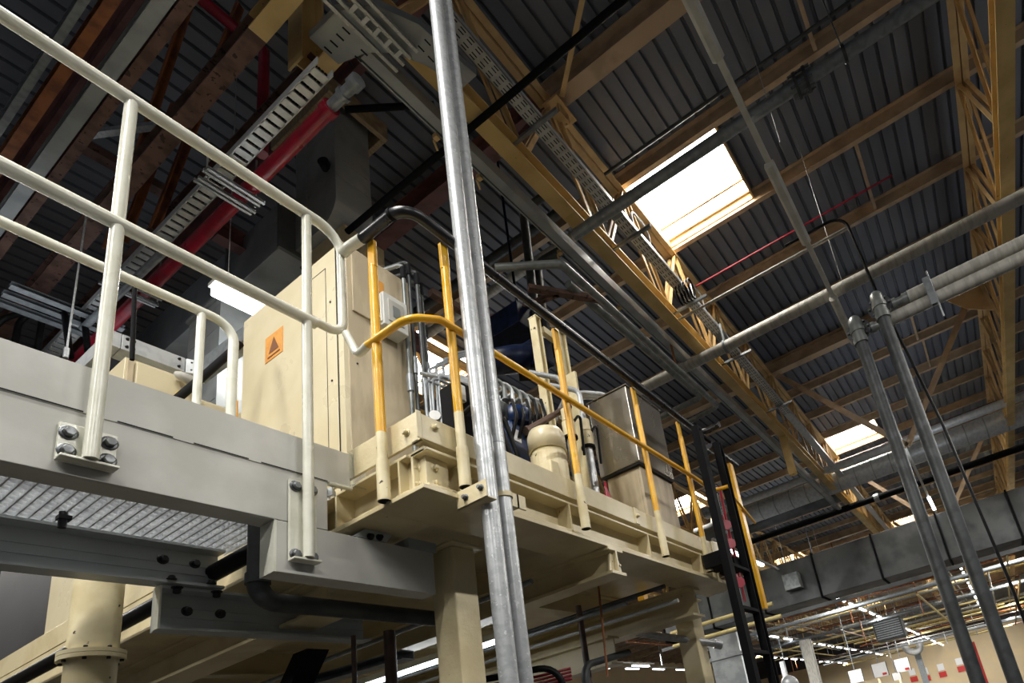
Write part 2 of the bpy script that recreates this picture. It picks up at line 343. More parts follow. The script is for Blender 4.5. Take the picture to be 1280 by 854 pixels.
single('pale_strut', 'galv', 'short pale strut low behind the first white post, crossing level', 'strut', lambda b: b.bar(atz(112, 168, 6.6), atz(212, 155, 6.6), .06, .05))
single('rusty_tie', 'rust', 'rusty tie beam sloping behind the first white post', 'brace', lambda b: b.bar(atz(100, 180, 7.0), atz(205, 240, 7.0), .12, .1))
single('roof_strut', 'maroon', 'dark strut left of the gusseted girder joint', 'strut', lambda b: b.bar((4.7, 3.5, 7.5), (4.8, 2.75, 7.9), .1, .12))
# ---- red sprinkler main and cable ladder
t = thing('sprinkler_main', 'thick red sprinkler main slanting down left beside the white cable ladder', 'pipe', (2.3, 6, 5.6))
part('pipe', 'red', t, lambda b: b.tube([(2.3, 3.5, 5.6), (2.3, 14, 5.6)], .06, 20))
part('coupling', 'red', t, lambda b: b.tube([(2.3, 4.55, 5.6), (2.3, 4.62, 5.6)], .075, 20)); part('coupling', 'red', t, lambda b: b.tube([(2.3, 3.44, 5.6), (2.3, 3.52, 5.6)], .072, 20))
part('end_fitting', 'galvdark', t, lambda b: (b.tube([(2.3, 3.12, 5.6), (2.3, 3.44, 5.6)], .045, 20), b.tube([(2.3, 3.08, 5.6), (2.3, 3.17, 5.6)], .06, 20), b.tube([(2.3, 3.26, 5.6), (2.3, 3.3, 5.6)], .06, 20)))
single('sprinkler_drop', 'red', 'upright red pipe between the two rusty transverse beams', 'pipe', lambda b: b.tube([(2.31, 4.5, 5.9), (2.31, 4.5, 7.3), (1.2, 4.5, 7.3)], .055, 14))
t = thing('cable_ladder', 'white slotted cable ladder slanting between the rusty beam and the red main', 'cable tray', (2.1, 6, 5.66))
part('side_rail', 'tray', t, lambda b: b.box(2.06, 2.07, 3.25, 14, 5.66, 5.73)); part('side_rail', 'tray', t, lambda b: b.box(2.185, 2.195, 3.25, 14, 5.66, 5.73))
y = 3.3
while y < 8.6:
    part('rung', 'tray', t, lambda b: b.box(2.065, 2.19, y, y+.068, 5.66, 5.675)); y += .1
part('cables', 'rubber', t, lambda b: [b.tube([(2.085+.027*k, 3.3, 5.70), (2.085+.027*k, 14, 5.70)], .013, 8) for k in range(4)])
for k, yy in enumerate((4.75, 6.6)):
    t = thing('trapeze_hanger', ['cluster of galvanised strut rails above the white top rail', 'cluster of galvanised strut rails left of the lit lamp, lower on the red main'][k], 'bracket', (2.2, yy, 5.5), 'strut hangers on the red main')
    for j in range(4): part('strut_rail', 'galv', t, lambda b: b.chan((1.95, yy-.10+.075*j, 5.50+.03*(j % 2)), (2.42, yy-.10+.075*j, 5.50+.03*(j % 2)), .026, .03, .004, 1))
    [part('rod', 'galv', t, lambda b: b.tube([(xx, yy, 5.5), (xx, yy, 6.1)], .008, 8)) for xx in (1.99, 2.39)]
single('conduit', 'galvdark', 'grey conduit bending over the red main above the lit lamp', 'pipe', lambda b: b.tube(fillet([(2.12, 7.6, 5.55), (2.12, 5.75, 5.45), (3.14, 5.6, 5.35)], .12), .035, 14))
# ---- perforated tray elbow and long tray beside the truss
def ptray(b, p0, p1, w, h=.06, slots=True, step=.12):
    b.chan(p0, p1, w, h, .006, 1, (0, 0, 1))
def flat_tray(b, x0, x1, y0, y1, z, h=.07, along='x'):
    b.box(x0, x1, y0, y1, z, z+.006)
    if along == 'x': b.box(x0, x1, y0, y0+.006, z, z+h); b.box(x0, x1, y1-.006, y1, z, z+h)
    else: b.box(x0, x0+.006, y0, y1, z, z+h); b.box(x1-.006, x1, y0, y1, z, z+h)
t = thing('cable_tray', 'long perforated cable tray running along the yellow truss towards the far end', 'cable tray', (8, 2.54, 6.35))
part('trough', 'tray', t, lambda b: flat_tray(b, 2.7, 30, 2.40, 2.555, 6.35))
def slots(b, x0, x1, rows):
    x = x0
    while x < x1:
        for yy in rows: b.box(x, x+.06, yy-.005, yy+.005, 6.3485, 6.3515)
        x += .1
part('slots', 'tray_slot', t, lambda b: slots(b, 2.75, 12, (2.425, 2.455, 2.50, 2.53)))
for xx in (3.9, 5.75, 7.4, 9.2, 11.5): part('bracket', 'galvdark', t, lambda b: b.chan((xx, 2.2, 6.31), (xx, 3.0, 6.31), .04, .04, .005, 1))
for xx in (5.2, 8.4): part('splice', 'galvdark', t, lambda b: (b.box(xx, xx+.22, 2.394, 2.4, 6.352, 6.42), b.box(xx, xx+.22, 2.41, 2.545, 6.342, 6.349)))
t = thing('tray_elbow', 'broad grey perforated tray elbow sweeping left over the yellow chord at the top edge', 'cable tray', (2.2, 3, 5.8))
def elbow(b):
    P = [((2.02, 3.28), (2.26, 3.28)), ((2.03, 2.95), (2.34, 3.02)), ((2.16, 2.68), (2.46, 2.86)), ((2.45, 2.52), (2.68, 2.72)), ((3.0, 2.44), (3.0, 2.62)), ((3.6, 2.5), (3.6, 2.8))]
    P = P[:5]
    for i in range(len(P)-1):
        (a, c), (d, e) = P[i], P[i+1]
        f = lambda q, z: (q[0], q[1], z)
        z = 5.92
        b.hexa([f(a, z), f(c, z), f(e, z), f(d, z), f(a, z+.006), f(c, z+.006), f(e, z+.006), f(d, z+.006)])
        for q0, q1 in ((a, d), (c, e)): b.bar(f(q0, z+.04), f(q1, z+.04), .006, .08)
part('trough', 'duct', t, elbow)
part('slots', 'tray_slot', t, lambda b: [b.box(2.12+.0*k, 2.124+.06, 3.0+.08*k, 3.014+.08*k, 5.918, 5.9215) for k in range(4)]+[b.box(2.3+.0*k, 2.36, 3.03+.08*k, 3.044+.08*k, 5.918, 5.9215) for k in range(3)]+[b.box(2.55+.1*k, 2.61+.1*k, 2.56, 2.572, 5.918, 5.9215) for k in range(4)]+[b.box(2.55+.1*k, 2.61+.1*k, 2.64, 2.652, 5.918, 5.9215) for k in range(4)])
t = thing('strut_rack', 'slotted galvanised strut rack crossing the tray elbow at the top edge', 'bracket', (2.3, 2.7, 5.8))
for k in range(4): part('strut_rail', 'galv', t, lambda b: b.chan((1.6, 2.66+.085*k, 5.86), (2.55, 2.66+.085*k, 5.86), .03, .03, .004, 1))
part('cross_bar', 'tray', t, lambda b: [b.box(1.75+.1*k, 1.78+.1*k, 2.75, 2.83, 5.84, 5.85) for k in range(8)])
t = thing('busbar_trunking', 'long grey trunking hung left of the pale yellow chord', 'trunking', (7, 3.1, 6.0))
part('trough', 'duct', t, lambda b: b.chan((2.35, 3.06, 6.02), (19, 3.06, 6.02), .15, .1, .01, 1, (0, 1, 0)))
part('side_lip', 'duct', t, lambda b: b.box(2.35, 19, 3.135, 3.15, 5.96, 6.10))
for xx in (3.15, 3.7, 5.0, 6.3): part('clamp', 'truss', t, lambda b: (b.box(xx, xx+.05, 3.14, 3.19, 5.92, 5.97), b.tube([(xx+.02, 3.2, 5.93), (xx+.1, 3.24, 5.9)], .012, 8)))
single('cable_coil', 'rubber', 'coil of black cable dangling from the long cable tray below the big roof light', 'cable', lambda b: [b.tube([(7.05+.12*math.cos(a*.7+k), 2.5-.05*k, 6.25+.17*math.sin(a*.7+k)) for a in range(10)], .012, 6) for k in range(5)])
for k, (u, v_) in enumerate(((800, 250), (822, 330))):
    single('flexible_conduit', 'galv', ['short looped conduit above the cable tray left of the big roof light', 'short looped conduit on the cable tray below the big roof light'][k], 'cable', lambda b: b.tube(fillet([(5.9+1.75*k, 2.5, 6.4), (5.9+1.75*k, 2.5, 6.95), (6.35+1.75*k, 2.5, 6.95), (6.4+1.75*k, 2.52, 6.6)], .15), .014, 8))

# ================================================================ OVERHEAD PIPES
def ypipe(name, m_, label, x, y0, y1, z, r, cat='pipe', n_=16, extra=None):
    t = thing(name, label, cat, (x, (y0+y1)/2, z))
    part('pipe', m_, t, lambda b: b.tube([(x, y0, z), (x, y1, z)], r, n_))
    if extra: extra(t)
    return t
def fl(t):
    for dy in (-.05, .05): part('flange', 'pipe_dark', t, lambda b: b.tube([(4.9, -.02+dy-.015, 5.9), (4.9, -.02+dy+.015, 5.9)], .125, 20))
    for k in range(8):
        a = 2*math.pi*k/8; part('bolt', 'bolt', t, lambda b: b.tube([(4.9+.105*math.cos(a), -.13, 5.9+.105*math.sin(a)), (4.9+.105*math.cos(a), .09, 5.9+.105*math.sin(a))], .012, 8))
    part('hanger_ring', 'pipe_dark', t, lambda b: b.tube([(4.9, -.47, 5.9), (4.9, -.44, 5.9)], .085, 18)); part('hanger_rod', 'bolt', t, lambda b: b.tube([(4.9, -.455, 5.98), (4.9, -.455, 8.0)], .007, 8))
ypipe('flanged_pipe', 'galvdark', 'dark pipe with a bolted flange crossing in front of the big roof light', 4.9, 2.85, -3, 5.9, .067, extra=fl)
ypipe('black_pipe', 'blacksteel', 'thin black pipe crossing behind the twin pipes towards the gusset plate', 3.34, 5.6, -2, 6.0, .033)
ypipe('thin_pipe', 'pipe_dark', 'thin dark pipe running right from the truss above the big roof light', 5.55, 2.6, -3, 7.3, .022, n_=10)
ypipe('thin_pipe', 'pipe_grey', 'thin pale pipe rising right from the cable tray below the big roof light', 7.45, 2.9, .0, 6.2, .022, n_=10)
ypipe('thin_pipe', 'red', 'thin red pipe crossing the roof right of the big roof light', 8.46, 2.72, -.77, 7.5, .016, n_=10)
def lag(t):
    for yy in (2.35,): part('clamp', 'galvdark', t, lambda b: (b.tube([(8.2, yy-.02, 5.9), (8.2, yy+.02, 5.9)], .115, 18), b.bar((8.2, yy, 6.0), (8.2, yy, 6.35), .03, .03)))
ypipe('lagged_pipe', 'pipe_grey', 'pale lagged pipe rising right across the truss to behind the light track', 8.2, 4.2, -3, 5.9, .095, extra=lag)
single('hung_strap', 'rustorange', 'rusty perforated strap hanging by the lagged pipe left end', 'strap', lambda b: b.box(7.55, 7.62, 3.02, 3.03, 5.45, 6.1))
# light track (row of linear luminaires)
t = thing('light_track', 'long pale light track with unlit white luminaires slanting down to the dark pipe elbows', 'light', (9, .55, 5.6))
part('track', 'white_metal', t, lambda b: b.box(2.2, 24, .515, .575, 5.62, 5.68))
for x0, x1 in ((2.5, 3.97), (5.25, 6.6), (7.9, 9.25)): part('luminaire', 'white_metal', t, lambda b: b.sweep([(-.05, .03), (-.06, -.02), (-.03, -.05), (.03, -.05), (.06, -.02), (.05, .03)], (x0, .545, 5.6), (x1, .545, 5.6)), .004)
for k, xx in enumerate((19.2, 22.2)): part('lit_tube', 'lamp', t, lambda b: b.box(xx, xx+1.5, .5, .59, 5.57, 5.63))
for k, xx in enumerate((5.0, 7.6)): single('hanger_wire', 'galv', 'thin steel hanger wire beside the light track, %s from the near end' % ORD[k], 'wire', lambda b: b.tube([(xx, .35, 5.5), (xx-.1, .3, 8.2)], .004, 6), 'light track hanger wires')
# two tall dark pipes and their header pipes
for k, (y, ztop, lab) in enumerate(((.29, 3.92, 'tall dark vertical pipe with elbow top, left of the pair at the right'), (.01, 4.08, 'tall dark vertical pipe with elbow top, right of the pair at the right'))):
    t = thing('riser_pipe', lab, 'pipe', (6.0, y, FLOOR), 'tall dark riser pipes')
    part('pipe', 'pipe_dark', t, lambda b: b.tube([(6.0, y, FLOOR), (6.0, y, ztop-.3)], .062, 20))
    part('collar', 'pipe_plain', t, lambda b: b.tube([(6.0, y, ztop-.34), (6.0, y, ztop-.27)], .075, 20)); part('collar', 'pipe_plain', t, lambda b: b.tube([(6.0, y, ztop-.2), (6.0, y, ztop-.15)], .075, 20))
    part('elbow', 'pipe_plain', t, lambda b: b.tube(fillet([(6.0, y, ztop-.27), (6.0, y, ztop), (6.32, y, ztop)], .13, 8), .066, 20))
    part('flange', 'pipe_dark', t, lambda b: b.tube([(6.28, y, ztop), (6.31, y, ztop)], .13, 22))
    def bl(b):
        for q in range(8):
            a = 2*math.pi*q/8; b.tube([(6.25, y+.108*math.cos(a), ztop+.108*math.sin(a)), (6.34, y+.108*math.cos(a), ztop+.108*math.sin(a))], .012, 8)
    part('flange_bolts', 'bolt', t, bl)
    yo = y
    part('branch', 'pipe_plain', t, lambda b: (b.tube([(6.36, y, ztop), (6.36, y-.32, ztop)], .05, 18), b.tube([(6.36, y-.13, ztop), (6.36, y-.17, ztop)], .065, 18), b.tube([(6.36, y-.24, ztop), (6.36, y-.29, ztop)], .065, 18)))
    part('header', 'pipe_grey', t, lambda b: b.tube([(6.36, y-.3, ztop), (6.36, y-4, ztop)], .07, 20))
t = thing('pipe_hanger', 'slotted hanger bar clamped across the two pale header pipes', 'bracket', (6.36, -.42, 3.9))
part('bar', 'galvdark', t, lambda b: b.chan((6.26, -.5, 4.14), (6.26, -.5, 3.8), .07, .04, .006, 1, (1, 0, 0)))
part('clamp', 'galv', t, lambda b: (b.tube([(6.36, -.52, 4.08), (6.36, -.48, 4.08)], .084, 18), b.tube([(6.25, -.53, 4.2), (6.25, -.53, 3.62)], .01, 8)))
single('black_hose', 'rubber', 'black pipe bending down above the two tall dark pipes', 'pipe', lambda b: b.tube(fillet([(7.4, .9, 6.4), (7.4, .05, 6.4), (7.45, -.05, 4.2)], .25), .02, 10))
single('black_cable', 'rubber', 'black cable hanging down right of the two tall dark pipes', 'cable', lambda b: b.tube([(7.45, -.06, 4.6), (7.5, -.2, 3.0), (7.6, -.28, 1.0), (7.6, -.28, -1.0)], .018, 8))
# pipework left of the truss above the machine
single('bent_pipe', 'pipe_dark', 'dark pipe dropping through an elbow above the machine posts, left of two', 'pipe', lambda b: b.tube(fillet([(5.0, 3.05, 6.9), (5.0, 3.6, 6.9), (4.92, 3.6, 4.8)], .14), .055, 14))
single('bent_pipe', 'pipe_dark', 'dark pipe dropping above the machine posts, right of two', 'pipe', lambda b: b.tube(fillet([(5.15, 3.15, 6.1), (5.12, 3.6, 6.1), (5.06, 3.6, 4.7)], .12), .06, 14))
ypipe('pale_pipe', 'pipe_grey', 'pale pipe rising behind the black handrail between the twin pipes and the truss', 6.2, 8.2, 3.45, 7.45, .075)
ypipe('dark_pipe', 'pipe_dark', 'dark pipe rising behind the black handrail above the pale pipe', 5.85, 8.2, 3.4, 7.6, .075)
single('square_loop', 'pipe_plain', 'grey pipe running along the roof left of the trunking', 'pipe', lambda b: b.tube(fillet([(3.95, 3.3, 5.0), (4.35, 2.75, 5.0), (8.6, 2.85, 5.2), (8.7, 3.6, 5.2)], .12), .045, 12))
single('square_loop', 'pipe_plain', 'grey pipe turning a square corner above the stainless cabinet', 'pipe', lambda b: b.tube(fillet([(4.9, 3.05, 5.3), (8.3, 2.98, 5.3), (8.35, 4.4, 5.3)], .12), .05, 12))
single('crane_frame', 'rust', 'rusty brown strut frame hung between the truss and the machine posts', 'frame', lambda b: (b.bar((4.6, 3.4, 5.25), (5.3, 2.9, 5.25), .08, .06), b.bar((4.6, 4.4, 5.25), (4.9, 3.2, 5.25), .06, .06), b.bar((3.9, 4.2, 5.2), (5.2, 4.1, 5.2), .08, .08)))
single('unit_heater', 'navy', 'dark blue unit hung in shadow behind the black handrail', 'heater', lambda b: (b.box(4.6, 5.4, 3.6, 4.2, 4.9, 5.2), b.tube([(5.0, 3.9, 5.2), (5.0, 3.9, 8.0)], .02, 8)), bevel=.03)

# ================================================================ DUCTS AT LEFT
t = thing('air_duct', 'dark square air duct dropping from a timber roof curb behind the white rail end', 'duct', (3.4, 5, 6))
part('shaft', 'duct', t, lambda b: b.box(3.2, 3.64, 4.75, 5.5, 6.72, 8.05), .01)
part('roof_curb', 'timber', t, lambda b: (b.box(3.05, 3.8, 4.6, 4.66, 7.72, 7.98), b.box(3.05, 3.11, 4.66, 5.75, 7.72, 7.98), b.box(3.74, 3.8, 4.66, 5.75, 7.72, 7.98)))
def elb(b):
    P = [(4.75, 6.71)]+[(5.05-.3*math.cos(a), 6.4-.3*math.sin(a)) for a in [math.pi/2*k/8 for k in range(9)]]+[(5.5, 6.10), (5.5, 6.71)]
    n_ = len(P); b.add([(3.2, y, z) for y, z in P]+[(3.64, y, z) for y, z in P], [tuple(range(n_-1, -1, -1)), tuple(range(n_, 2*n_))]+[(i, (i+1) % n_, n_+(i+1) % n_, n_+i) for i in range(n_)])
part('elbow', 'duct', t, elb)
part('run', 'duct', t, lambda b: (b.box(3.05, 3.66, 5.54, 6.6, 6.06, 6.74), b.box(3.05, 3.66, 6.64, 9.5, 6.06, 6.74)), .01)
for yy in (5.5, 6.6): part('joint_flange', 'ductdark', t, lambda b: b.box(3.02, 3.69, yy, yy+.04, 6.03, 6.77))
part('access_line', 'galv', t, lambda b: b.box(3.3, 3.64, 4.742, 4.75, 6.98, 6.99))
part('cable_gland', 'black', t, lambda b: b.tube([(3.2, 4.9, 6.9), (3.12, 4.85, 6.9)], .06, 14))
single('air_duct', 'cream', 'cream square duct rising behind the tall cabinet to the dark air duct', 'duct', lambda b: b.box(3.30, 3.8, 4.78, 5.4, 1.229, 6.09), bevel=.01)
ZD = 1.229
t = thing('block_column', 'grey panelled column behind the lit lamp and the second white rail', 'column', (2.8, 6.1, ZD))
part('shaft', 'duct', t, lambda b: b.box(2.6, 3.04, 5.76, 6.38, ZD, 5.2))
part('panel_joint', 'duct', t, lambda b: [b.box(2.596, 2.6, 5.78, 6.36, 4.0+.28*k, 4.006+.28*k) for k in range(5)])
part('head_flange', 'duct', t, lambda b: b.box(2.57, 3.07, 5.73, 6.39, 5.2, 5.24))
t = thing('fluorescent_lamp', 'lit fluorescent batten beside the tall cream cabinet', 'light', (2.8, 5.2, 4.75))
part('housing', 'white_metal', t, lambda b: b.box(2.27, 3.26, 5.14, 5.27, 4.80, 4.84)); part('tube', 'lamp', t, lambda b: b.box(2.285, 3.24, 5.15, 5.26, 4.70, 4.80), .015)
[part('chain', 'galv', t, lambda b: b.tube([(xx, 5.2, 4.83), (xx, 5.2, 8.2)], .005, 6)) for xx in (2.4, 3.15)]
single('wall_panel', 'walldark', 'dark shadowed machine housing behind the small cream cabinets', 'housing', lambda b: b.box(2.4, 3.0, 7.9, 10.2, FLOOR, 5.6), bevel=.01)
single('paper_tag', 'timber', 'small tan paper tag on the dark housing by the red main', 'tag', lambda b: b.box(2.39, 2.398, 7.95, 8.06, 5.2, 5.5))

# ================================================================ PLATFORM
XE, YF = 1.39, 1.60              # end face and long face of the platform
ZT, ZD, ZB = 1.35, 1.24, 1.05    # toe board top, deck, underside of edge beam
XN = 4.15
t = plat = thing('platform', 'raised cream steel machine platform on cream columns', 'platform', (2.8, 3.5, FLOOR))
part('deck_plate', 'cream', t, lambda b: b.box(XE+.02, XN, YF+.02, 6.4, ZD-.03, ZD-.012))
part('toe_board', 'cream', t, lambda b: (b.box(XE, XN-.25, YF, YF+.012, ZD+.004, ZT), b.box(XE, XN-.25, YF+.012, YF+.06, ZD+.004, ZD+.012)), .002)
part('end_toe_board', 'cream', t, lambda b: b.box(XE, XE+.012, YF+.012, 6.4, ZD+.004, ZT+.02), .002)
part('corner_strip', 'cream', t, lambda b: b.angle((XE-.004, YF-.004, ZD), (XE-.004, YF-.004, ZT+.005), .02, .02, .004, (0, 1, 0)))
part('long_edge_beam', 'cream', t, lambda b: b.chan((XE+.02, YF+.05, (ZD+ZB)/2-.005), (XN, YF+.05, (ZD+ZB)/2-.005), .09, ZD-ZB-.03, .012, 1), .002)
part('end_fascia', 'cream', t, lambda b: b.box(XE+.003, XE+.012, 2.24, 6.4, ZB, ZD))
part('end_edge_beam', 'cream', t, lambda b: b.chan((XE+.05, YF+.1, (ZD+ZB)/2-.005), (XE+.05, 6.4, (ZD+ZB)/2-.005), .09, ZD-ZB-.03, .012, -1), .002)
part('bottom_plate', 'cream', t, lambda b: (b.box(XE-.02, XN+.05, YF-.012, YF+.24, ZB-.018, ZB), b.box(XE-.02, XE+.22, YF+.24, 6.4, ZB-.018, ZB)), .002)
part('corner_box', 'cream', t, lambda b: b.box(XE+.045, XE+.15, YF+.045, YF+.20, ZB, ZD-.028), .002)
for (p, d) in (((XE+.045, YF+.09, 1.165), (-1, 0, 0)), ((XE+.045, YF+.09, 1.10), (-1, 0, 0)), ((XE+.085, YF+.045, 1.165), (0, -1, 0)), ((XE+.085, YF+.045, 1.10), (0, -1, 0)), ((XE+.06, YF, 1.31), (0, -1, 0)), ((XE, YF+.08, 1.30), (-1, 0, 0))):
    part('bolt', 'cream', t, lambda b: b.hexbolt(p, d, .011, .014))
for xx in (1.62, 2.28, 3.02, 3.72): part('stiffener', 'cream', t, lambda b: b.box(xx-.04, xx-.03, YF+.005, YF+.09, ZB, ZD-.03))
for yy in (1.74, 2.12): part('stiffener', 'cream', t, lambda b: b.box(XE+.005, XE+.09, yy, yy+.01, ZB, ZD-.03))
part('toe_splice', 'cream', t, lambda b: (b.box(2.86, 2.9, YF-.006, YF, ZD+.01, ZT), b.hexbolt((2.88, YF-.006, 1.3), (0, -1, 0), .01)))
part('end_block', 'cream', t, lambda b: (b.box(XN-.26, XN-.22, YF-.01, YF+.1, ZB, ZT+.0), b.box(XN-.2, XN-.02, YF+.0, YF+.12, ZD-.02, ZT+.02)), .004)
# cross beams under the deck
def xb(x, y0, y1, w=.16, zt=1.03, zb=.82): return lambda b: b.ibeam((x, y0, (zt+zb)/2), (x, y1, (zt+zb)/2), w, zt-zb, .016, .012)
part('cross_beam', 'cream', t, xb(2.56, 1.58, 6.4, .13, 1.03, .885))
part('end_stiffener', 'cream', t, lambda b: (b.hexa([(2.50, 1.60, .902), (2.62, 1.60, .902), (2.62, 1.61, .902), (2.50, 1.61, .902), (2.53, 1.60, 1.014), (2.59, 1.60, 1.014), (2.59, 1.61, 1.014), (2.53, 1.61, 1.014)]), b.hexbolt((2.585, 1.60, .94), (0, -1, 0), .008)))
part('cross_beam', 'cream', t, xb(1.66, 2.6, 6.4, .16, 1.03, .86))
part('cross_beam', 'cream', t, xb(3.78, 1.75, 6.4, .18))
for yy in (2.6, 3.6, 4.6, 5.8): part('joist', 'cream', t, lambda b: b.ibeam((XE+.1, yy, 1.12), (XN, yy, 1.12), .1, .18, .012, .01))
part('lower_beam', 'cream', t, lambda b: b.ibeam((3.5, 2.3, .70), (3.5, 6.4, .70), .14, .2, .016, .012))
def hcol(x, y, w, z1): return lambda b: (b.box(x-w/2, x+w/2, y-w/2, y-w/2+.014, FLOOR, z1), b.box(x-w/2, x+w/2, y+w/2-.014, y+w/2, FLOOR, z1), b.box(x-.006, x+.006, y-w/2+.014, y+w/2-.014, FLOOR, z1), b.box(x-w/2-.03, x+w/2+.03, y-w/2-.03, y+w/2+.03, z1, z1+.015))
part('column', 'cream', t, lambda b: (b.box(1.80, 1.93, 1.94, 2.08, FLOOR, 1.015), b.box(1.77, 1.96, 1.91, 2.11, 1.015, 1.03)), .006)
part('column', 'cream', t, lambda b: (b.box(4.03, 4.19, 1.93, 2.08, FLOOR, 1.015), b.box(4.0, 4.2, 1.9, 2.11, 1.015, 1.03)), .006)
for (x, y) in ((1.85, 5.6), (4.1, 5.6)): part('column', 'cream', t, hcol(x, y, .2, .82))
t = thing('tubular_column', 'round cream column with a bolted flange at the lower left', 'column', (1.0, 3.06, FLOOR))
part('shaft', 'cream_old', t, lambda b: b.tube([(1.0, 3.06, FLOOR), (1.0, 3.06, 1.17)], .078, 32))
part('flange', 'cream_old', t, lambda b: b.tube([(1.0, 3.06, .762), (1.0, 3.06, .778)], .102, 32)); part('flange', 'cream_old', t, lambda b: b.tube([(1.0, 3.06, .744), (1.0, 3.06, .76)], .102, 32))
def fb(b):
    for k in range(8):
        a = 2*math.pi*(k+.3)/8; b.tube([(1.0+0.09*math.cos(a), 3.06+0.09*math.sin(a), .735), (1.0+0.09*math.cos(a), 3.06+0.09*math.sin(a), .787)], .007, 8)
part('flange_bolts', 'darkbolt', t, fb)

# ================================================================ WHITE WALKWAY
t = thing('walkway', 'pale grey steel walkway with open mesh floor at the left', 'walkway', (.4, 2.4, .8))
part('side_beam', 'grey', t, lambda b: (b.box(-1.6, 1.28, 2.0, 2.012, .99, 1.188), b.box(-1.6, 1.28, 2.012, 2.09, .99, 1.002)), .002)
part('toe_plate', 'grey', t, lambda b: (b.hexa([(-1.6, 1.997, 1.186), (1.37, 1.997, 1.186), (1.37, 2.007, 1.186), (-1.6, 2.007, 1.186), (-1.6, 1.997, 1.338), (1.37, 1.997, 1.338), (1.37, 2.007, 1.338), (-1.6, 2.007, 1.338)])), .001)
part('seam', 'grey_seam', t, lambda b: [b.box(x0, x1, 1.9955, 1.9975, 1.188, 1.1915) for x0, x1 in ((-.2, .2), (.3, .58), (.655, .79), (.845, 1.005), (1.045, 1.28))])
part('rolled_lip', 'white', t, lambda b: b.tube([(1.285, 2.0, 1.182), (1.375, 1.995, 1.184)], .009, 12))
def grat(b):
    x = -.9; q = .032
    while x < 1.36:
        b.box(x-.0022, x+.0022, 2.06, 2.84, 1.176, 1.212)
        y = 2.07; k = 0
        while y < 2.82 and x > .2:                       # zigzag strands between two bearing bars form the diamonds
            a0, a1 = (x+.002, x+q-.002) if k % 2 == 0 else (x+q-.002, x+.002)
            b.add([(a0, y, 1.184), (a1, y+.016, 1.184), (a1, y+.016, 1.208), (a0, y, 1.208)], [(0, 1, 2, 3)]); y += .016; k += 1
        x += q
part('grating', 'mesh', t, grat)
part('grating_clip', 'darkbolt', t, lambda b: (b.tube([(.76, 2.68, 1.12), (.76, 2.68, 1.18)], .012, 10), b.box(.745, .78, 2.665, 2.695, 1.15, 1.165)))
def ch(b, x0, x1, y, z0, z1, ridge=True):
    b.chan((x0, y+.0, (z0+z1)/2), (x1, y+.0, (z0+z1)/2), .075, z1-z0, .011, 1)
    if ridge:
        for zz in (z0+.40*(z1-z0), z0+.62*(z1-z0)): b.box(x0, x1, y+.022, y+.028, zz-.004, zz+.004)
part('inner_beam', 'bluegrey', t, lambda b: ch(b, -1.6, 1.31, 2.80, .995, 1.17))
part('lower_rear_beam', 'bluegrey', t, lambda b: ch(b, 1.10, 2.0, 2.82, .81, .988))
part('end_plate', 'white', t, lambda b: b.box(1.093, 1.1, 2.782, 2.83, .81, .988))
part('lower_front_beam', 'grey', t, lambda b: (b.box(1.10, 1.75, 2.0, 2.012, .80, .988), b.box(1.10, 1.75, 2.012, 2.085, .80, .812), b.box(1.10, 1.75, 2.012, 2.085, .976, .988)), .002)
part('end_plate', 'white', t, lambda b: b.box(1.092, 1.10, 2.0, 2.085, .80, .988))
for (x, z) in ((1.09, 1.09), (1.2, 1.09)): part('bolt', 'darkbolt', t, lambda b: b.hexbolt((x, 2.77, z), (0, -1, 0), .014, .016))
for (x, z) in ((1.19, .89), (1.31, .89)): part('bolt', 'darkbolt', t, lambda b: b.hexbolt((x, 2.79, z), (0, -1, 0), .014, .016))
for x in (1.14, 1.28): part('bolt', 'darkbolt', t, lambda b: (b.hexbolt((x, 2.76, .977), (0, 0, -1), .014, .02), b.hexbolt((x-.02, 2.76, 1.008), (0, 0, 1), .012, .01)))
part('seat_cleat', 'bluegrey', t, lambda b: (b.hexa([(1.38, 2.0, .99), (1.52, 2.0, .99), (1.52, 2.1, .99), (1.38, 2.1, .99), (1.43, 2.0, 1.03), (1.55, 2.0, 1.03), (1.55, 2.1, 1.03), (1.43, 2.1, 1.03)]), b.box(1.62, 1.76, 1.99, 2.09, .988, 1.03)))
part('cleat_bolt', 'darkbolt', t, lambda b: (b.hexbolt((1.45, 2.0, 1.0), (0, -1, 0), .01), b.hexbolt((1.49, 2.0, 1.005), (0, -1, 0), .01)))
part('splash_guard', 'perspex', t, lambda b: b.box(1.372, 1.44, 1.998, 2.002, 1.2, 1.345))
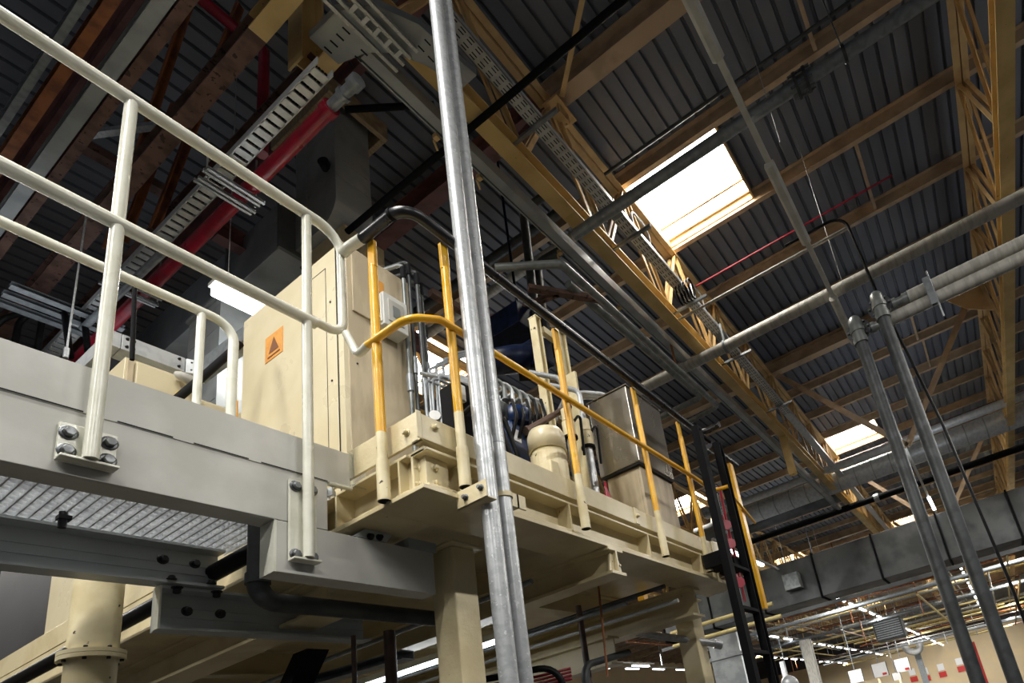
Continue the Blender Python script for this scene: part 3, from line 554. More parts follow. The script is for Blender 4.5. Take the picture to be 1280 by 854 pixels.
# front guard rail
YR = 1.96
t = thing('guard_rail', 'white tubular guard rail in front, on the near edge of the walkway', 'railing', (.7, YR, .85))
R1 = .0225; R2 = .018
part('top_rail', 'white', t, lambda b: b.tube(fillet([(-1.5, YR, 2.405), (1.335, YR, 2.405), (1.335, YR, 1.87), (1.2, YR, 1.87)], .10, 8), [R1]*2+[R1-.0045*k/8 for k in range(1, 9)]+[R2]*10, 20))
part('mid_rail', 'white', t, lambda b: b.tube([(-1.5, YR, 1.86), (1.22, YR, 1.86)], R1, 20))
part('post', 'white', t, lambda b: b.tube([(.595, YR, 1.03), (.595, YR, 2.40)], R2, 20)); part('post', 'white', t, lambda b: b.tube([(1.185, YR, .852), (1.185, YR, 2.40)], R2, 20))
for xx, z0, z1, bz, w in ((.595, 1.02, 1.135, (1.05, 1.105), .062), (1.182, .84, 1.152, (.865, 1.125), .048)):
    bp = part('base_plate', 'white', t, lambda b: (b.box(xx-w, xx+w, 1.984, 1.996, z0, z1), b.box(xx-w, xx+w, 1.955, 1.984, z0, z0+.008)), .002)
    for sx in (-1, 1):
        for z in bz: part('bolt', 'bolt', bp, lambda b: b.hexbolt((xx+sx*(w-.019), 1.984, z), (0, -1, 0), .0145, .012))
YB = 2.88
t = thing('guard_rail', 'white tubular guard rail behind, on the far edge of the walkway', 'railing', (.7, YB, 1.2))
part('top_rail', 'white', t, lambda b: b.tube(fillet([(-1.5, YB, 2.455), (1.365, YB, 2.455), (1.365, YB, 1.3)], .10, 8), R1, 20))
part('mid_rail', 'white', t, lambda b: b.tube([(-1.5, YB, 1.8), (1.365, YB, 1.8)], R1*.6, 14))
part('post', 'white', t, lambda b: b.tube([(1.22, YB, 1.2), (1.22, YB, 2.45)], R2, 20)); part('post', 'white', t, lambda b: b.tube([(.1, YB, 1.2), (.1, YB, 2.45)], R2, 20))

# ================================================================ YELLOW GUARD RAIL
t = thing('guard_rail', 'yellow posted guard rail with black padded handrail around the platform edge', 'railing', (2.5, 1.6, 1.05))
XP, YP = 1.355, 1.565
def ypost(x, y, ztop, zbot, zsplit, flat):
    q = .0185
    p = part('post', 'yellow', t, lambda b: (b.tube([(x, y, zsplit), (x, y, ztop-.13)], q, 20, False), b.sweep([(-q-.002, -.009), (q+.002, -.009), (q+.002, .009), (-q-.002, .009)], (x, y, ztop-.14), (x, y, ztop), flat)), .003)
    part('sleeve', 'cream_old', p, lambda b: (b.tube([(x, y, zbot), (x, y, zsplit)], q+.0005, 20, False), b.tube([(x, y, zbot), (x, y, zbot+.17)], q+.005, 20, False)))
    part('open_end', 'darkbolt', p, lambda b: b.ring_end((x, y, zbot-.001), (0, 0, -1), q+.005, .005, .03))
ypost(XP, 1.78, 2.265, 1.045, 1.33, (1, 0, 0))
for x, zs in ((1.545, 1.40), (2.30, 1.37), (3.085, 1.37), (3.70, 1.33)): ypost(x, YP, 2.255, 1.075, zs, (0, 1, 0))
part('handrail', 'black', t, lambda b: b.tube(fillet([(XP-.03, 1.80, 2.275), (XP-.03, YP-.03, 2.275), (4.05, YP-.03, 2.275), (4.02, 1.36, 2.275)], .085, 8), .0235, 22))
part('handrail_joint', 'blacksteel', t, lambda b: b.tube([(XP-.03, 1.60, 2.275), (XP-.03, 1.615, 2.275)], .0265, 20))
part('white_stub', 'white', t, lambda b: b.tube(fillet([(1.335, YR-.02, 2.30), (1.32, 1.88, 2.28), (1.325, 1.78, 2.275)], .06), .0225, 18))
part('mid_rail', 'yellow', t, lambda b: b.tube(fillet([(XP-.012, 1.83, 1.75), (XP-.012, YP+.01, 1.75), (XP+.12, YP-.02, 1.80), (3.75, YP-.02, 1.80), (3.98, YP-.05, 1.75), (4.0, 1.40, 1.75)], .08, 6), .0155, 16))
part('white_link', 'white', t, lambda b: b.tube(fillet([(1.335, YR-.02, 1.87), (1.345, 1.885, 1.735), (XP-.012, 1.82, 1.75)], .04), .0165, 14))
# ================================================================ TWIN PIPES
t = thing('twin_conduit', 'pair of tall galvanised pipes side by side in the centre foreground', 'pipe', (1.64, 1.5, FLOOR))
part('pipe', 'galv', t, lambda b: b.tube([(1.60, 1.505, FLOOR), (1.60, 1.505, 7.8)], .034, 28))
part('pipe', 'galv', t, lambda b: b.tube([(1.685, 1.51, FLOOR), (1.685, 1.51, 7.8)], .030, 28))
for z in (2.1, 3.0): part('coupling', 'galv', t, lambda b: b.tube([(1.60, 1.505, z), (1.60, 1.505, z+.002)], .0345, 28))
part('coupling', 'galvdark', t, lambda b: b.tube([(1.685, 1.51, 1.285), (1.685, 1.51, 1.288)], .0308, 28))
t = thing('pipe_bracket', 'cream bolted angle bracket holding the twin galvanised pipes to the platform', 'bracket', (1.62, 1.5, 1.0))
def brk(b):
    b.box(1.526, 1.532, 1.445, 1.60, .985, 1.058); b.box(1.526, 1.575, 1.445, 1.60, .985, .991)
part('angle', 'cream', t, brk, .001)
part('bolt', 'bolt', t, lambda b: (b.hexbolt((1.526, 1.55, 1.02), (-1, 0, 0), .009), b.hexbolt((1.526, 1.47, 1.03), (-1, 0, 0), .009)))
part('strap', 'cream', t, lambda b: (b.tube([(1.685, 1.51, 1.045), (1.685, 1.51, 1.065)], .036, 24), b.box(1.72, 1.76, 1.50, 1.59, 1.02, 1.08), b.box(1.75, 1.80, 1.5, 1.508, 1.02, 1.08)))

# ================================================================ CABINETS AND MACHINE ON THE DECK
CX0, CY0, CY1, CZ = 1.82, 2.67, 3.72, 3.25
t = thing('control_cabinet', 'tall cream control cabinet with orange stickers standing behind the white rail', 'cabinet', (2.0, 3.2, ZD))
part('body', 'taupe', t, lambda b: b.box(CX0+.03, 2.30, CY0, CY1, ZD, CZ), .004)  # side faces get shade through the darker taupe, front stays cream
part('front_panel', 'cream_clean', t, lambda b: b.box(CX0, CX0+.03, CY0+.06, CY1, ZD, CZ-.01), .006)
part('front_seam', 'grey_seam', t, lambda b: (b.box(CX0-.001, CX0, CY0+.15, CY0+.155, 1.3, CZ-.12), b.box(CX0-.001, CX0, CY0+.15, CY0+.36, CZ-.125, CZ-.12), b.box(CX0-.001, CX0, CY0+.05, CY0+.058, 1.3, CZ)))
part('corner_post', 'cream_clean', t, lambda b: b.box(CX0+.003, CX0+.03, CY0+.004, CY0+.055, ZD, CZ))
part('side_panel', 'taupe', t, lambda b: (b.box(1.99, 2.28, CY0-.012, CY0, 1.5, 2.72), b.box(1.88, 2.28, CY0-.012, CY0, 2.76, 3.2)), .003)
for zz in (1.75, 2.3, 2.85): part('screw', 'darkbolt', t, lambda b: (b.tube([(CX0-.004, CY0+.11, zz), (CX0, CY0+.11, zz)], .007, 10), b.tube([(1.9, CY0-.004, zz+.1), (1.9, CY0, zz+.1)], .006, 10)))
def sticker(b, pts_ink):
    pass
st = part('sticker', 'label', t, lambda b: b.box(CX0-.003, CX0, 3.26, 3.45, 2.76, 2.95))
part('sticker_print', 'label_ink', st, lambda b: (b.box(CX0-.005, CX0-.003, 3.29, 3.42, 2.78, 2.79), b.add([(CX0-.0045, 3.30, 2.81), (CX0-.0045, 3.41, 2.81), (CX0-.0045, 3.355, 2.92)], [(0, 1, 2)])))
st = part('sticker', 'label', t, lambda b: b.box(1.99, 2.09, CY0-.016, CY0-.012, 2.93, 3.1))
part('sticker_print', 'label_ink', st, lambda b: (b.box(2.01, 2.07, CY0-.018, CY0-.016, 2.95, 2.96), b.add([(2.01, CY0-.0175, 2.98), (2.07, CY0-.0175, 2.98), (2.04, CY0-.0175, 3.05)], [(0, 1, 2)])))
t = thing('junction_box', 'light grey junction box on the side of the tall cream cabinet', 'junction box', (2.08, 2.6, 2.7))
part('box', 'box', t, lambda b: b.box(2.0, 2.17, 2.55, 2.655, 2.68, 2.92), .006)
part('lid', 'box', t, lambda b: b.box(1.992, 2.0, 2.56, 2.645, 2.70, 2.90), .003); part('front_plate', 'pipe_grey', t, lambda b: b.box(2.03, 2.14, 2.544, 2.55, 2.72, 2.88), .003)
part('marker', 'pipe_plain', t, lambda b: b.box(2.06, 2.11, 2.541, 2.544, 2.76, 2.84))
t = thing('conduit_bundle', 'bundle of upright metal conduits beside the junction box', 'conduit', (2.27, 2.6, ZD))
for k, (x, y, r, zt) in enumerate(((2.20, 2.6, .018, 3.3), (2.245, 2.6, .014, 3.36), (2.29, 2.58, .018, 3.3), (2.33, 2.6, .02, 3.25), (2.36, 2.63, .022, 2.95))):
    part('conduit', 'pipe_plain' if k in (0, 4) else 'pipe_dark', t, lambda b: b.tube(fillet([(x, y, ZD-.01), (x, y, zt), (x-.03, y+.25, zt+.06)], .06), r*.75, 12))
    part('fitting', 'galvdark', t, lambda b: b.tube([(x, y, 2.32+.15*(k % 2)), (x, y, 2.44+.15*(k % 2))], r*1.15, 12)); part('gland', 'blacksteel', t, lambda b: b.tube([(x, y, zt-.12), (x, y, zt-.03)], r, 12))
# small cabinets far left
t = thing('electrical_cabinet', 'low cream cabinet with a yellow warning triangle behind the white beam, left of the pair', 'cabinet', (1.6, 4.6, 1.229), 'low cream cabinets')
part('body', 'cream_clean', t, lambda b: b.box(1.421, 1.857, 4.312, 5.076, 1.229, 3.058), .004); part('door', 'cream_clean', t, lambda b: b.box(1.475, 1.845, 4.290, 4.312, 1.25, 3.034), .006)
part('hinge_post', 'taupe', t, lambda b: b.box(1.433, 1.463, 4.295, 4.312, 1.26, 3.046))
w_ = part('warning_label', 'warn', t, lambda b: b.add([(1.672, 4.288, 2.843), (1.744, 4.288, 2.843), (1.708, 4.288, 2.926), (1.672, 4.290, 2.843), (1.744, 4.290, 2.843), (1.708, 4.290, 2.926)], [(0, 1, 2), (5, 4, 3), (0, 3, 4, 1), (1, 4, 5, 2), (2, 5, 3, 0)]))
part('bolt_symbol', 'ink', w_, lambda b: b.add([(1.701, 4.287, 2.855), (1.712, 4.287, 2.881), (1.704, 4.287, 2.881), (1.716, 4.287, 2.903), (1.710, 4.287, 2.883), (1.718, 4.287, 2.883)], [(0, 1, 2), (1, 4, 5), (2, 3, 4)]))
t = thing('electrical_cabinet', 'low cream cabinet behind the white beam, right of the pair under the lamp', 'cabinet', (2.3, 4.8, 1.229), 'low cream cabinets')
part('body', 'cream_clean', t, lambda b: b.box(1.869, 2.867, 4.479, 5.136, 1.229, 3.046), .004); part('door', 'cream_clean', t, lambda b: b.box(1.911, 2.365, 4.458, 4.479, 1.26, 3.022), .006)
single('spot_lamp', 'pipe_grey', 'small grey lamp head leaning on the low cream cabinets', 'lamp', lambda b: b.lathe(aty(218, 463, 4.25)-V((0, 0, .02)), (.7, -.2, -.25), [(0, .012), (.03, .03), (.10, .036), (.12, .03)], 14))
t = thing('cable_trunking', 'bright zinc trunking turning a corner above the low cream cabinets', 'trunking', (1.9, 5, 3.56))
part('straight', 'tray', t, lambda b: b.box(1.60, 2.0, 4.94, 5.1, 3.56, 3.69), .002)
part('corner_piece', 'tray', t, lambda b: b.hexa([(2.006, 4.94, 3.56), (2.075, 4.91, 3.56), (2.17, 5.0, 3.56), (2.006, 5.1, 3.56), (2.006, 4.94, 3.69), (2.075, 4.91, 3.69), (2.17, 5.0, 3.69), (2.006, 5.1, 3.69)]))
part('cross_run', 'galvdark', t, lambda b: b.hexa([(2.078, 4.91, 3.56), (2.10, 3.95, 3.56), (2.2, 3.95, 3.56), (2.17, 5.0, 3.56), (2.078, 4.91, 3.69), (2.10, 3.95, 3.69), (2.2, 3.95, 3.69), (2.17, 5.0, 3.69)]))
part('end_run', 'tray', t, lambda b: b.box(1.52, 1.594, 4.94, 5.75, 3.56, 3.69)); part('bolt', 'darkbolt', t, lambda b: [b.hexbolt((x, 4.94, z), (0, -1, 0), .008) for x in (1.63, 1.67, 1.96, 2.04) for z in (3.59, 3.66)])
single('upright_rod', 'blacksteel', 'thin black upright rod behind the first white post', 'rod', lambda b: b.tube([aty(165, 450, 3.9), aty(169, 345, 3.9)], .012, 10))
single('cable_tube', 'blacksteel', 'black flexible tube crossing behind the second white rail', 'pipe', lambda b: b.tube(fillet([aty(220, 500, 3.4), aty(255, 470, 3.4), aty(300, 430, 3.4)], .1), .022, 12))
single('amber_strip', 'amber', 'amber painted upright strip between the white back posts', 'strip', lambda b: b.box(1.56, 1.6, 3.3, 3.33, 1.229, 2.32))
single('cable_loop', 'rubber', 'loops of black cable in the dim corner by the first white post', 'cable', lambda b: [b.tube(fillet([(1.6+.15*k, 8.2-.1*k, 5.2), (1.6+.15*k, 8.2-.1*k, 5.7+.1*k), (1.95+.15*k, 7.6, 5.75+.1*k), (2.0+.15*k, 7.4, 5.0)], .2), .03, 8) for k in range(3)])
single('hanging_wire', 'galv', 'thin pale wire hanging at the left behind the first white post', 'wire', lambda b: (b.tube([(1.6, 6.0, 5.6), (1.62, 6.1, 4.2)], .008, 6), b.tube([(1.62, 6.1, 4.2), (1.62, 6.1, 4.1)], .02, 8)))
single('strut_rack', 'galvdark', 'pale strut rack in the dim left corner above the beam', 'bracket', lambda b: [b.chan((1.5, 7.4+.2*k, 5.6+.02*k), (2.4, 7.4+.2*k, 5.6+.02*k), .08, .05, .006, 1) for k in range(3)])
# machine on the deck
t = thing('pump_motor', 'cream finned electric motor standing on the deck beside the yellow post', 'motor', (2.53, 1.9, ZD))
mc = V((2.53, 1.90, 0))
part('body', 'cream_old', t, lambda b: b.lathe(mc+V((0, 0, 1.42)), (0, 0, 1), [(0, .085), (.02, .095), (.22, .098), (.3, .098)], 28))
part('fins', 'cream_old', t, lambda b: [b.bar(mc+V((.098*math.cos(a), .098*math.sin(a), 1.45)), mc+V((.098*math.cos(a), .098*math.sin(a), 1.69)), .022, .008, (math.cos(a), math.sin(a), 0)) for a in [2*math.pi*k/30 for k in range(30)]])
part('fan_cowl', 'cream_clean', t, lambda b: b.lathe(mc+V((0, 0, 1.715)), (0, 0, 1), [(0, .108), (.10, .108), (.135, .094), (.15, .055), (.155, .0005)], 28))
part('terminal_box', 'cream_old', t, lambda b: b.box(2.41, 2.48, 1.80, 1.88, 1.45, 1.6), .008); part('base', 'navy', t, lambda b: b.lathe(mc+V((0, 0, ZD-.01)), (0, 0, 1), [(0, .16), (.04, .16), (.05, .11), (.19, .11)], 24))
for k, (x, y, r, z1, lab) in enumerate(((2.72, 1.86, .035, 2.10, 'upright hydraulic cylinder beside the cream motor, near one'), (2.93, 1.88, .035, 2.12, 'upright hydraulic cylinder behind the yellow post, far one'))):
    t = thing('hydraulic_cylinder', lab, 'cylinder', (x, y, ZD-.01), 'hydraulic cylinders')
    part('tube', 'galv', t, lambda b: b.tube([(x, y, ZD-.01), (x, y, z1-.15)], r*.72, 18)); part('gland', 'cream_old', t, lambda b: (b.tube([(x, y, z1-.22), (x, y, z1-.12)], r*1.15, 18), b.tube([(x, y, z1-.11), (x, y, z1-.03)], r, 18)))
    part('clamp', 'blacksteel', t, lambda b: b.tube([(x, y, z1-.235), (x, y, z1-.22)], r*1.3, 18)); part('rod', 'galv', t, lambda b: b.tube(fillet([(x, y, z1-.03), (x, y, z1+.2), (x-.12, y+.15, z1+.26)], .06), r*.5, 14))
    part('hose', 'rubber', t, lambda b: b.tube(fillet([(x+.04, y-.02, z1-.1), (x+.1, y-.03, z1-.02), (x+.12, y, z1-.3)], .05), .009, 8))
single('transfer_pipe', 'brown', 'brown pipe crossing just above the cream motor', 'pipe', lambda b: (b.tube([aty(657, 539, 2.02), aty(712, 508, 1.9)], .02, 14), b.tube([aty(657, 539, 2.02), aty(660, 537.4, 2.015)], .028, 14)))
for k, (x, y, zt, lab) in enumerate(((2.86, 2.1, 2.98, 'cream channel post on the deck, left of the pair behind the yellow post'), (3.13, 2.1, 3.03, 'cream channel post on the deck, right of the pair behind the yellow post'))):
    t = thing('machine_post', lab, 'post', (x, y, ZD-.01), 'machine posts')
    part('shaft', 'cream_old', t, lambda b: b.ibeam((x, y, ZD-.01), (x, y, zt), .06, .055+.03*k, .008, .008, (1, 0, 0))); part('cap', 'cream_old', t, lambda b: b.box(x-.03-.015*k, x+.03+.015*k, y-.035, y+.035, zt, zt+.008))
single('tie_bar', 'cream_old', 'cream tie bar joining the two machine posts', 'bar', lambda b: b.bar((2.93, 2.1, 2.93), (3.06, 2.1, 2.93), .04, .05))
single('flat_plate', 'cream_old', 'slanting cream plate behind the upper end of the yellow post', 'plate', lambda b: b.bar((3.02, 1.98, ZD), (3.02, 1.98, 2.55), .08, .02, (1, 0, 0)))
t = thing('blue_gearbox', 'dark blue gearbox motor high beside the twin pipes', 'motor', (2.85, 2.3, 2.6))
part('motor', 'navy', t, lambda b: b.lathe((2.70, 2.42, 2.70), (.3, -.18, .12), [(0, .04), (.02, .09), (.2, .1), (.34, .095), (.36, .06)], 20)); part('gear_case', 'navy', t, lambda b: b.box(2.92, 3.06, 2.12, 2.30, 2.70, 2.92), .02)
part('fan_cover', 'blacksteel', t, lambda b: b.lathe((2.64, 2.46, 2.68), (.3, -.18, .12), [(0, .07), (.08, .095)], 20)); part('foot', 'blacksteel', t, lambda b: b.bar((2.86, 2.3, 2.62), (2.98, 2.16, 2.62), .1, .03))
t = thing('blue_pump', 'blue pump casing with steel elbows behind the twin pipes', 'pump', (2.45, 2.2, ZD))
part('casing', 'blue', t, lambda b: (b.box(2.42, 2.60, 2.06, 2.3, ZD-.01, 1.98),), .02); part('head', 'blue', t, lambda b: b.lathe((2.53, 2.1, 1.98), (0, 0, 1), [(0, .09), (.1, .09), (.13, .05)], 20)); part('nameplate', 'paper', t, lambda b: b.box(2.44, 2.50, 2.056, 2.06, 1.84, 1.92))
part('pressure_line', 'galv', t, lambda b: [b.tube(fillet([(2.36+.07*k, 2.25, 1.8), (2.36+.07*k, 2.25, 2.27+.03*k), (2.1+.07*k, 2.4, 2.3+.03*k)], .06), .013, 10) for k in range(5)])
t = thing('hose_manifold', 'black valve block with steel hoses behind the second yellow post', 'valve', (2.2, 2.2, ZD))
part('block', 'blacksteel', t, lambda b: (b.box(2.10, 2.2, 2.12, 2.26, ZD-.01, 2.12), b.box(2.22, 2.32, 2.1, 2.22, ZD-.01, 1.95)), .01); part('solenoid', 'box', t, lambda b: (b.box(2.09, 2.14, 2.10, 2.14, 1.98, 2.08), b.box(2.22, 2.26, 2.09, 2.12, 1.84, 1.9)), .004)
part('hose', 'rubber', t, lambda b: [b.tube(fillet([(2.12+.06*k, 2.12, 1.9), (2.14+.06*k, 2.02, 1.95), (2.2+.06*k, 2.0, 1.7), (2.25+.06*k, 2.05, 1.3)], .08), .014, 8) for k in range(4)])
part('steel_line', 'galv', t, lambda b: [b.tube(fillet([(2.2, 2.14+.03*k, 1.72+.12*k), (2.5, 2.14+.03*k, 1.80+.12*k), (2.55, 2.25, 1.9+.12*k)], .05), .012, 8) for k in range(4)])
t = thing('pipe_bank', 'bank of bent steel hydraulic pipes behind the twin galvanised pipes', 'pipes', (2.5, 2.1, ZD))
for k in range(6):
    u = 610+10*k; v0 = 478+5*k
    part('pipe', 'galv' if k % 2 else 'pipe_plain', t, lambda b: b.tube(fillet([aty(u-26, v0+18, 2.25), aty(u+8, v0-6, 2.12), aty(u+20, v0+4, 2.1), aty(u+24, v0+46, 2.1)], .05), .013, 10))
    part('fitting', 'blacksteel', t, lambda b: b.tube([aty(u+21.5, v0+22, 2.1), aty(u+22.5, v0+32, 2.1)], .02, 10))
part('valve_block', 'pipe_dark', t, lambda b: b.box(2.36, 2.62, 2.08, 2.2, 1.98, 2.1), .006)
part('stand', 'navy', t, lambda b: b.box(2.62, 2.7, 2.08, 2.2, ZD-.012, 2.05), .006)
part('flex_hose', 'rubber', t, lambda b: [b.tube(fillet([aty(640+9*k, 500, 2.05), aty(646+9*k, 520, 2.0), aty(640+9*k, 548, 2.05)], .05), .011, 8) for k in range(5)])
t = thing('sight_tubes', 'thin steel tubes crossing the bright roof light between the first yellow posts', 'pipes', (2.2, 2.5, ZD))
for k in range(4): part('tube', 'galvdark', t, lambda b: b.tube(fillet([aty(540+8*k, 520, 2.4), aty(536+9*k, 462-6*k, 2.4), aty(600, 438-7*k+6*k, 2.4)], .05), .009, 8))
t = thing('gauge_stand', 'small round pressure gauge on thin pipes behind the corner of the platform', 'gauge', (2.1, 2.3, ZD))
part('pipe', 'galvdark', t, lambda b: [b.tube(fillet([(2.06+.05*k, 2.32, ZD-.01), (2.06+.05*k, 2.32, 2.2+.04*k), (2.3+.05*k, 2.32, 2.22+.04*k)], .05), .009, 8) for k in range(3)])
g_ = part('dial', 'paper', t, lambda b: b.tube([(2.085, 2.29, 1.96), (2.082, 2.286, 1.96)], .03, 18)); part('rim', 'galvdark', g_, lambda b: b.tube([(2.095, 2.305, 1.96), (2.086, 2.2915, 1.96)], .035, 18))
# stainless cabinet
t = thing('stainless_cabinet', 'brushed stainless box on a grey plinth at the far end of the platform', 'cabinet', (3.6, 1.9, ZD))
part('upper_box', 'stainless', t, lambda b: b.box(3.36, 3.86, 1.76, 2.10, 1.90, 2.51), .006); part('plinth', 'taupe', t, lambda b: b.box(3.40, 3.86, 1.79, 2.07, ZD-.012, 1.885), .004)
part('drip_edge', 'grey_seam', t, lambda b: b.box(3.37, 3.86, 1.77, 2.09, 1.886, 1.899)); part('plinth_door', 'taupe', t, lambda b: b.box(3.393, 3.40, 1.81, 2.0, 1.3, 1.86), .002)
part('lid', 'stainless', t, lambda b: b.box(3.35, 3.87, 1.75, 2.11, 2.511, 2.52), .002)
single('flexible_duct', 'tray', 'grey flexible conduits arching onto the stainless box', 'conduit', lambda b: [b.tube(fillet([(3.2, 2.2+.05*k, 2.4), (3.3, 2.15+.05*k, 2.62), (3.5, 2.0+.03*k, 2.62), (3.55, 1.98+.03*k, 2.5)], .1), .016, 10) for k in range(3)])
single('red_bottle', 'red', 'small red bottle shape at the foot of the yellow post', 'bottle', lambda b: b.lathe((2.83, 1.74, ZD-.012), (0, 0, 1), [(0, .025), (.22, .025), (.28, .01), (.33, .008)], 14))

# ================================================================ LADDER
t = thing('access_ladder', 'black steel access ladder standing against the far end of the platform', 'ladder', (3.85, 1.42, FLOOR))
for x in (3.68, 4.04): part('rail', 'blacksteel', t, lambda b: b.chan((x, 1.42, FLOOR), (x, 1.42, 2.14), .055, .075, .012, 1 if x < 3.8 else -1, (1, 0, 0)), .002)
z = FLOOR+.28
while z < 1.3:
    part('rung', 'blacksteel', t, lambda b: b.box(3.70, 4.02, 1.395, 1.445, z-.012, z+.012), .002); z += .3
part('standoff', 'blacksteel', t, lambda b: (b.box(3.66, 3.84, 1.45, 1.58, 1.09, 1.19), b.box(3.9, 4.02, 1.45, 1.58, 1.09, 1.19)))
part('head_bracket', 'blacksteel', t, lambda b: (b.tube(fillet([(3.66, 1.40, 2.1), (3.8, 1.46, 2.16), (4.0, 1.46, 2.16)], .05), .016, 12)))
t = thing('guard_rail', 'yellow guard rail beyond the black ladder', 'railing', (4.6, 1.57, 1.0))
for x, zt in ((4.62, 2.22), (4.35, 2.15)): part('post', 'yellow', t, lambda b: b.box(x-.035, x+.035, (1.57 if x > 4.5 else 2.5)-.03, (1.57 if x > 4.5 else 2.5)+.03, .9, zt+(0 if x > 4.5 else .6)))
part('chain_bar', 'yellow', t, lambda b: b.tube([(4.3, 1.5, 1.82), (4.9, 1.55, 1.72)], .012, 8))
part('handrail', 'black', t, lambda b: b.tube([(4.2, 1.55, 2.24), (4.75, 1.55, 2.24)], .03, 14))
single('black_canister', 'rubber', 'black cylindrical canister hanging left of the ladder', 'canister', lambda b: b.lathe((4.68, 1.8, 1.62), (0, 0, 1), [(0, .05), (.02, .055), (.24, .055), (.26, .04), (.28, .015)], 18))
single('cable_loop', 'rubber', 'looped black cables above the hanging canister', 'cable', lambda b: [b.tube(fillet([(4.66, 1.8, 1.88), (4.60+.03*k, 1.78, 2.05), (4.75, 1.78, 2.1+.03*k), (4.85, 1.82, 1.9)], .06), .012, 8) for k in range(4)])
t = thing('valve_stack', 'stack of red valve handles seen between the ladder rails', 'valve', (4.6, 1.75, 1.0))
part('standpipe', 'galvdark', t, lambda b: b.tube([(4.62, 1.76, .9), (4.62, 1.76, 2.0)], .03, 12)); 
for k in range(4): part('handle', 'red', t, lambda b: (b.lathe((4.56, 1.70, 1.15+.17*k), (-1, -.6, 0), [(0, .02), (.02, .045), (.04, .045)], 14), b.tube([(4.56, 1.70, 1.12+.17*k), (4.58, 1.72, 1.26+.17*k)], .012, 8)))
part('hose', 'red', t, lambda b: b.tube(fillet([(4.5, 1.65, 2.0), (4.55, 1.68, 1.7), (4.62, 1.7, 1.3), (4.6, 1.7, 1.0)], .1), .012, 8))

# ================================================================ UNDER THE PLATFORM
single('drain_pipe', 'pipe_dark', 'dark drain pipe turning an elbow below the white beam end', 'pipe', lambda b: (b.tube(fillet([(1.2, 2.3, 1.17), (1.2, 2.3, .795), (2.1, 2.3, .795)], .07, 8), .036, 20), b.tube([(1.2, 2.3, .86), (1.2, 2.3, .90)], .042, 20)))
single('black_pipe', 'rubber', 'thick black pipe slanting across the platform end behind the round column', 'pipe', lambda b: b.tube([(1.30, 2.2, 1.085), (1.30, 6.3, 1.085)], .036, 20))
single('thin_column', 'brown', 'thin dark post below the walkway beam, right of two', 'post', lambda b: b.tube([(1.97, 2.6, FLOOR), (1.97, 2.6, .81)], .028, 14))
single('thin_column', 'brown', 'thin dark post below the walkway beam end, left of two', 'post', lambda b: b.tube([(1.86, 2.72, FLOOR), (1.86, 2.72, .81)], .012, 10))
single('conveyor_leg', 'blacksteel', 'black slanting chute below the left channel beam', 'chute', lambda b: b.hexa([(1.5, 4.6, FLOOR), (1.62, 4.6, FLOOR), (1.62, 4.72, FLOOR), (1.5, 4.72, FLOOR), (1.86, 3.1, .84), (1.98, 3.1, .84), (1.98, 3.22, .84), (1.86, 3.22, .84)]))
single('hung_tray', 'galvdark', 'dark strut tray hung under the platform left of the cream column', 'cable tray', lambda b: b.chan((2.0, 3.6, .72), (2.15, 2.7, .72), .09, .05, .006, 1))
for k, (x, y0, y1, z, m_, lab) in enumerate(((2.25, 1.9, 5, .9, 'galvdark', 'dark pipe under the deck right of the cream column'), (3.1, 1.9, 6, .88, 'galvdark', 'galvanised strut under the deck behind the bracketed beam'), (3.35, 1.75, 6, .98, 'pipe_dark', 'dark strut under the deck near the far column'), (3.5, 1.75, 6, .9, 'tray', 'thin zinc strut under the deck near the far column'))):
    single('service_pipe', m_, lab, 'pipe', lambda b: b.tube([(x, y0, z), (x, y1, z)], .014, 12), 'services below the deck')
single('service_pipe', 'galv', 'galvanised pipe with a plugged end sticking out past the far column', 'pipe', lambda b: (b.tube([aty(795, 791, 2.3), aty(895, 805, 1.85)], .028, 14), b.tube([aty(893, 804.8, 1.86), aty(902, 806.5, 1.82)], .036, 14)))
single('service_pipe', 'rubber', 'black cable pipe arching down below the deck, left of two', 'pipe', lambda b: b.tube(fillet([(2.4, 2.7, .55), (2.75, 2.2, .56), (2.8, 2.15, -.9)], .12), .02, 10))
single('service_pipe', 'pipe_dark', 'dark pipe bending down below the deck, right of two', 'pipe', lambda b: b.tube(fillet([(3.5, 2.2, .66), (2.98, 2.2, .56), (2.95, 2.2, -.9)], .1), .024, 10))
single('cable_bundle', 'red', 'red cables draped below the deck beside the arching pipe', 'cable', lambda b: [b.tube([(2.45+.1*j, 2.6-.1*j, .53-.02*k-.015*math.sin(j)) for j in range(5)], .009, 6) for k in range(4)])
single('hanging_chain', 'rustorange', 'thin rod hanging under the deck before the far column', 'rod', lambda b: b.tube([(2.9, 1.95, 1.0), (2.92, 2.0, .45)], .007, 6))
single('thin_column', 'brown', 'thin dark post under the deck right of the bracketed beam', 'post', lambda b: b.tube([(3.15, 2.3, FLOOR), (3.15, 2.3, .98)], .02, 10))
t = thing('fluorescent_fixture', 'lit fluorescent strip slung under the deck beside the cream column', 'light', (2.78, 3.3, .8))
part('housing', 'white_metal', t, lambda b: b.box(2.75, 2.81, 2.45, 4.4, .83, .87)); part('tube', 'lamp', t, lambda b: b.box(2.76, 2.80, 2.47, 4.38, .81, .83))
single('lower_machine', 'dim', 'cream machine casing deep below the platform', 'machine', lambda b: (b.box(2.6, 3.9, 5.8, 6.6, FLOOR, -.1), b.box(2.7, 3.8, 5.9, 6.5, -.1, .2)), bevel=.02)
single('terminal_rack', 'box', 'pale terminal rack low behind the twin galvanised pipes', 'rack', lambda b: (b.box(2.35, 2.8, 2.6, 2.7, FLOOR, .12), [b.box(2.36+.06*k, 2.40+.06*k, 2.585, 2.6, -.05, .1) for k in range(7)]))

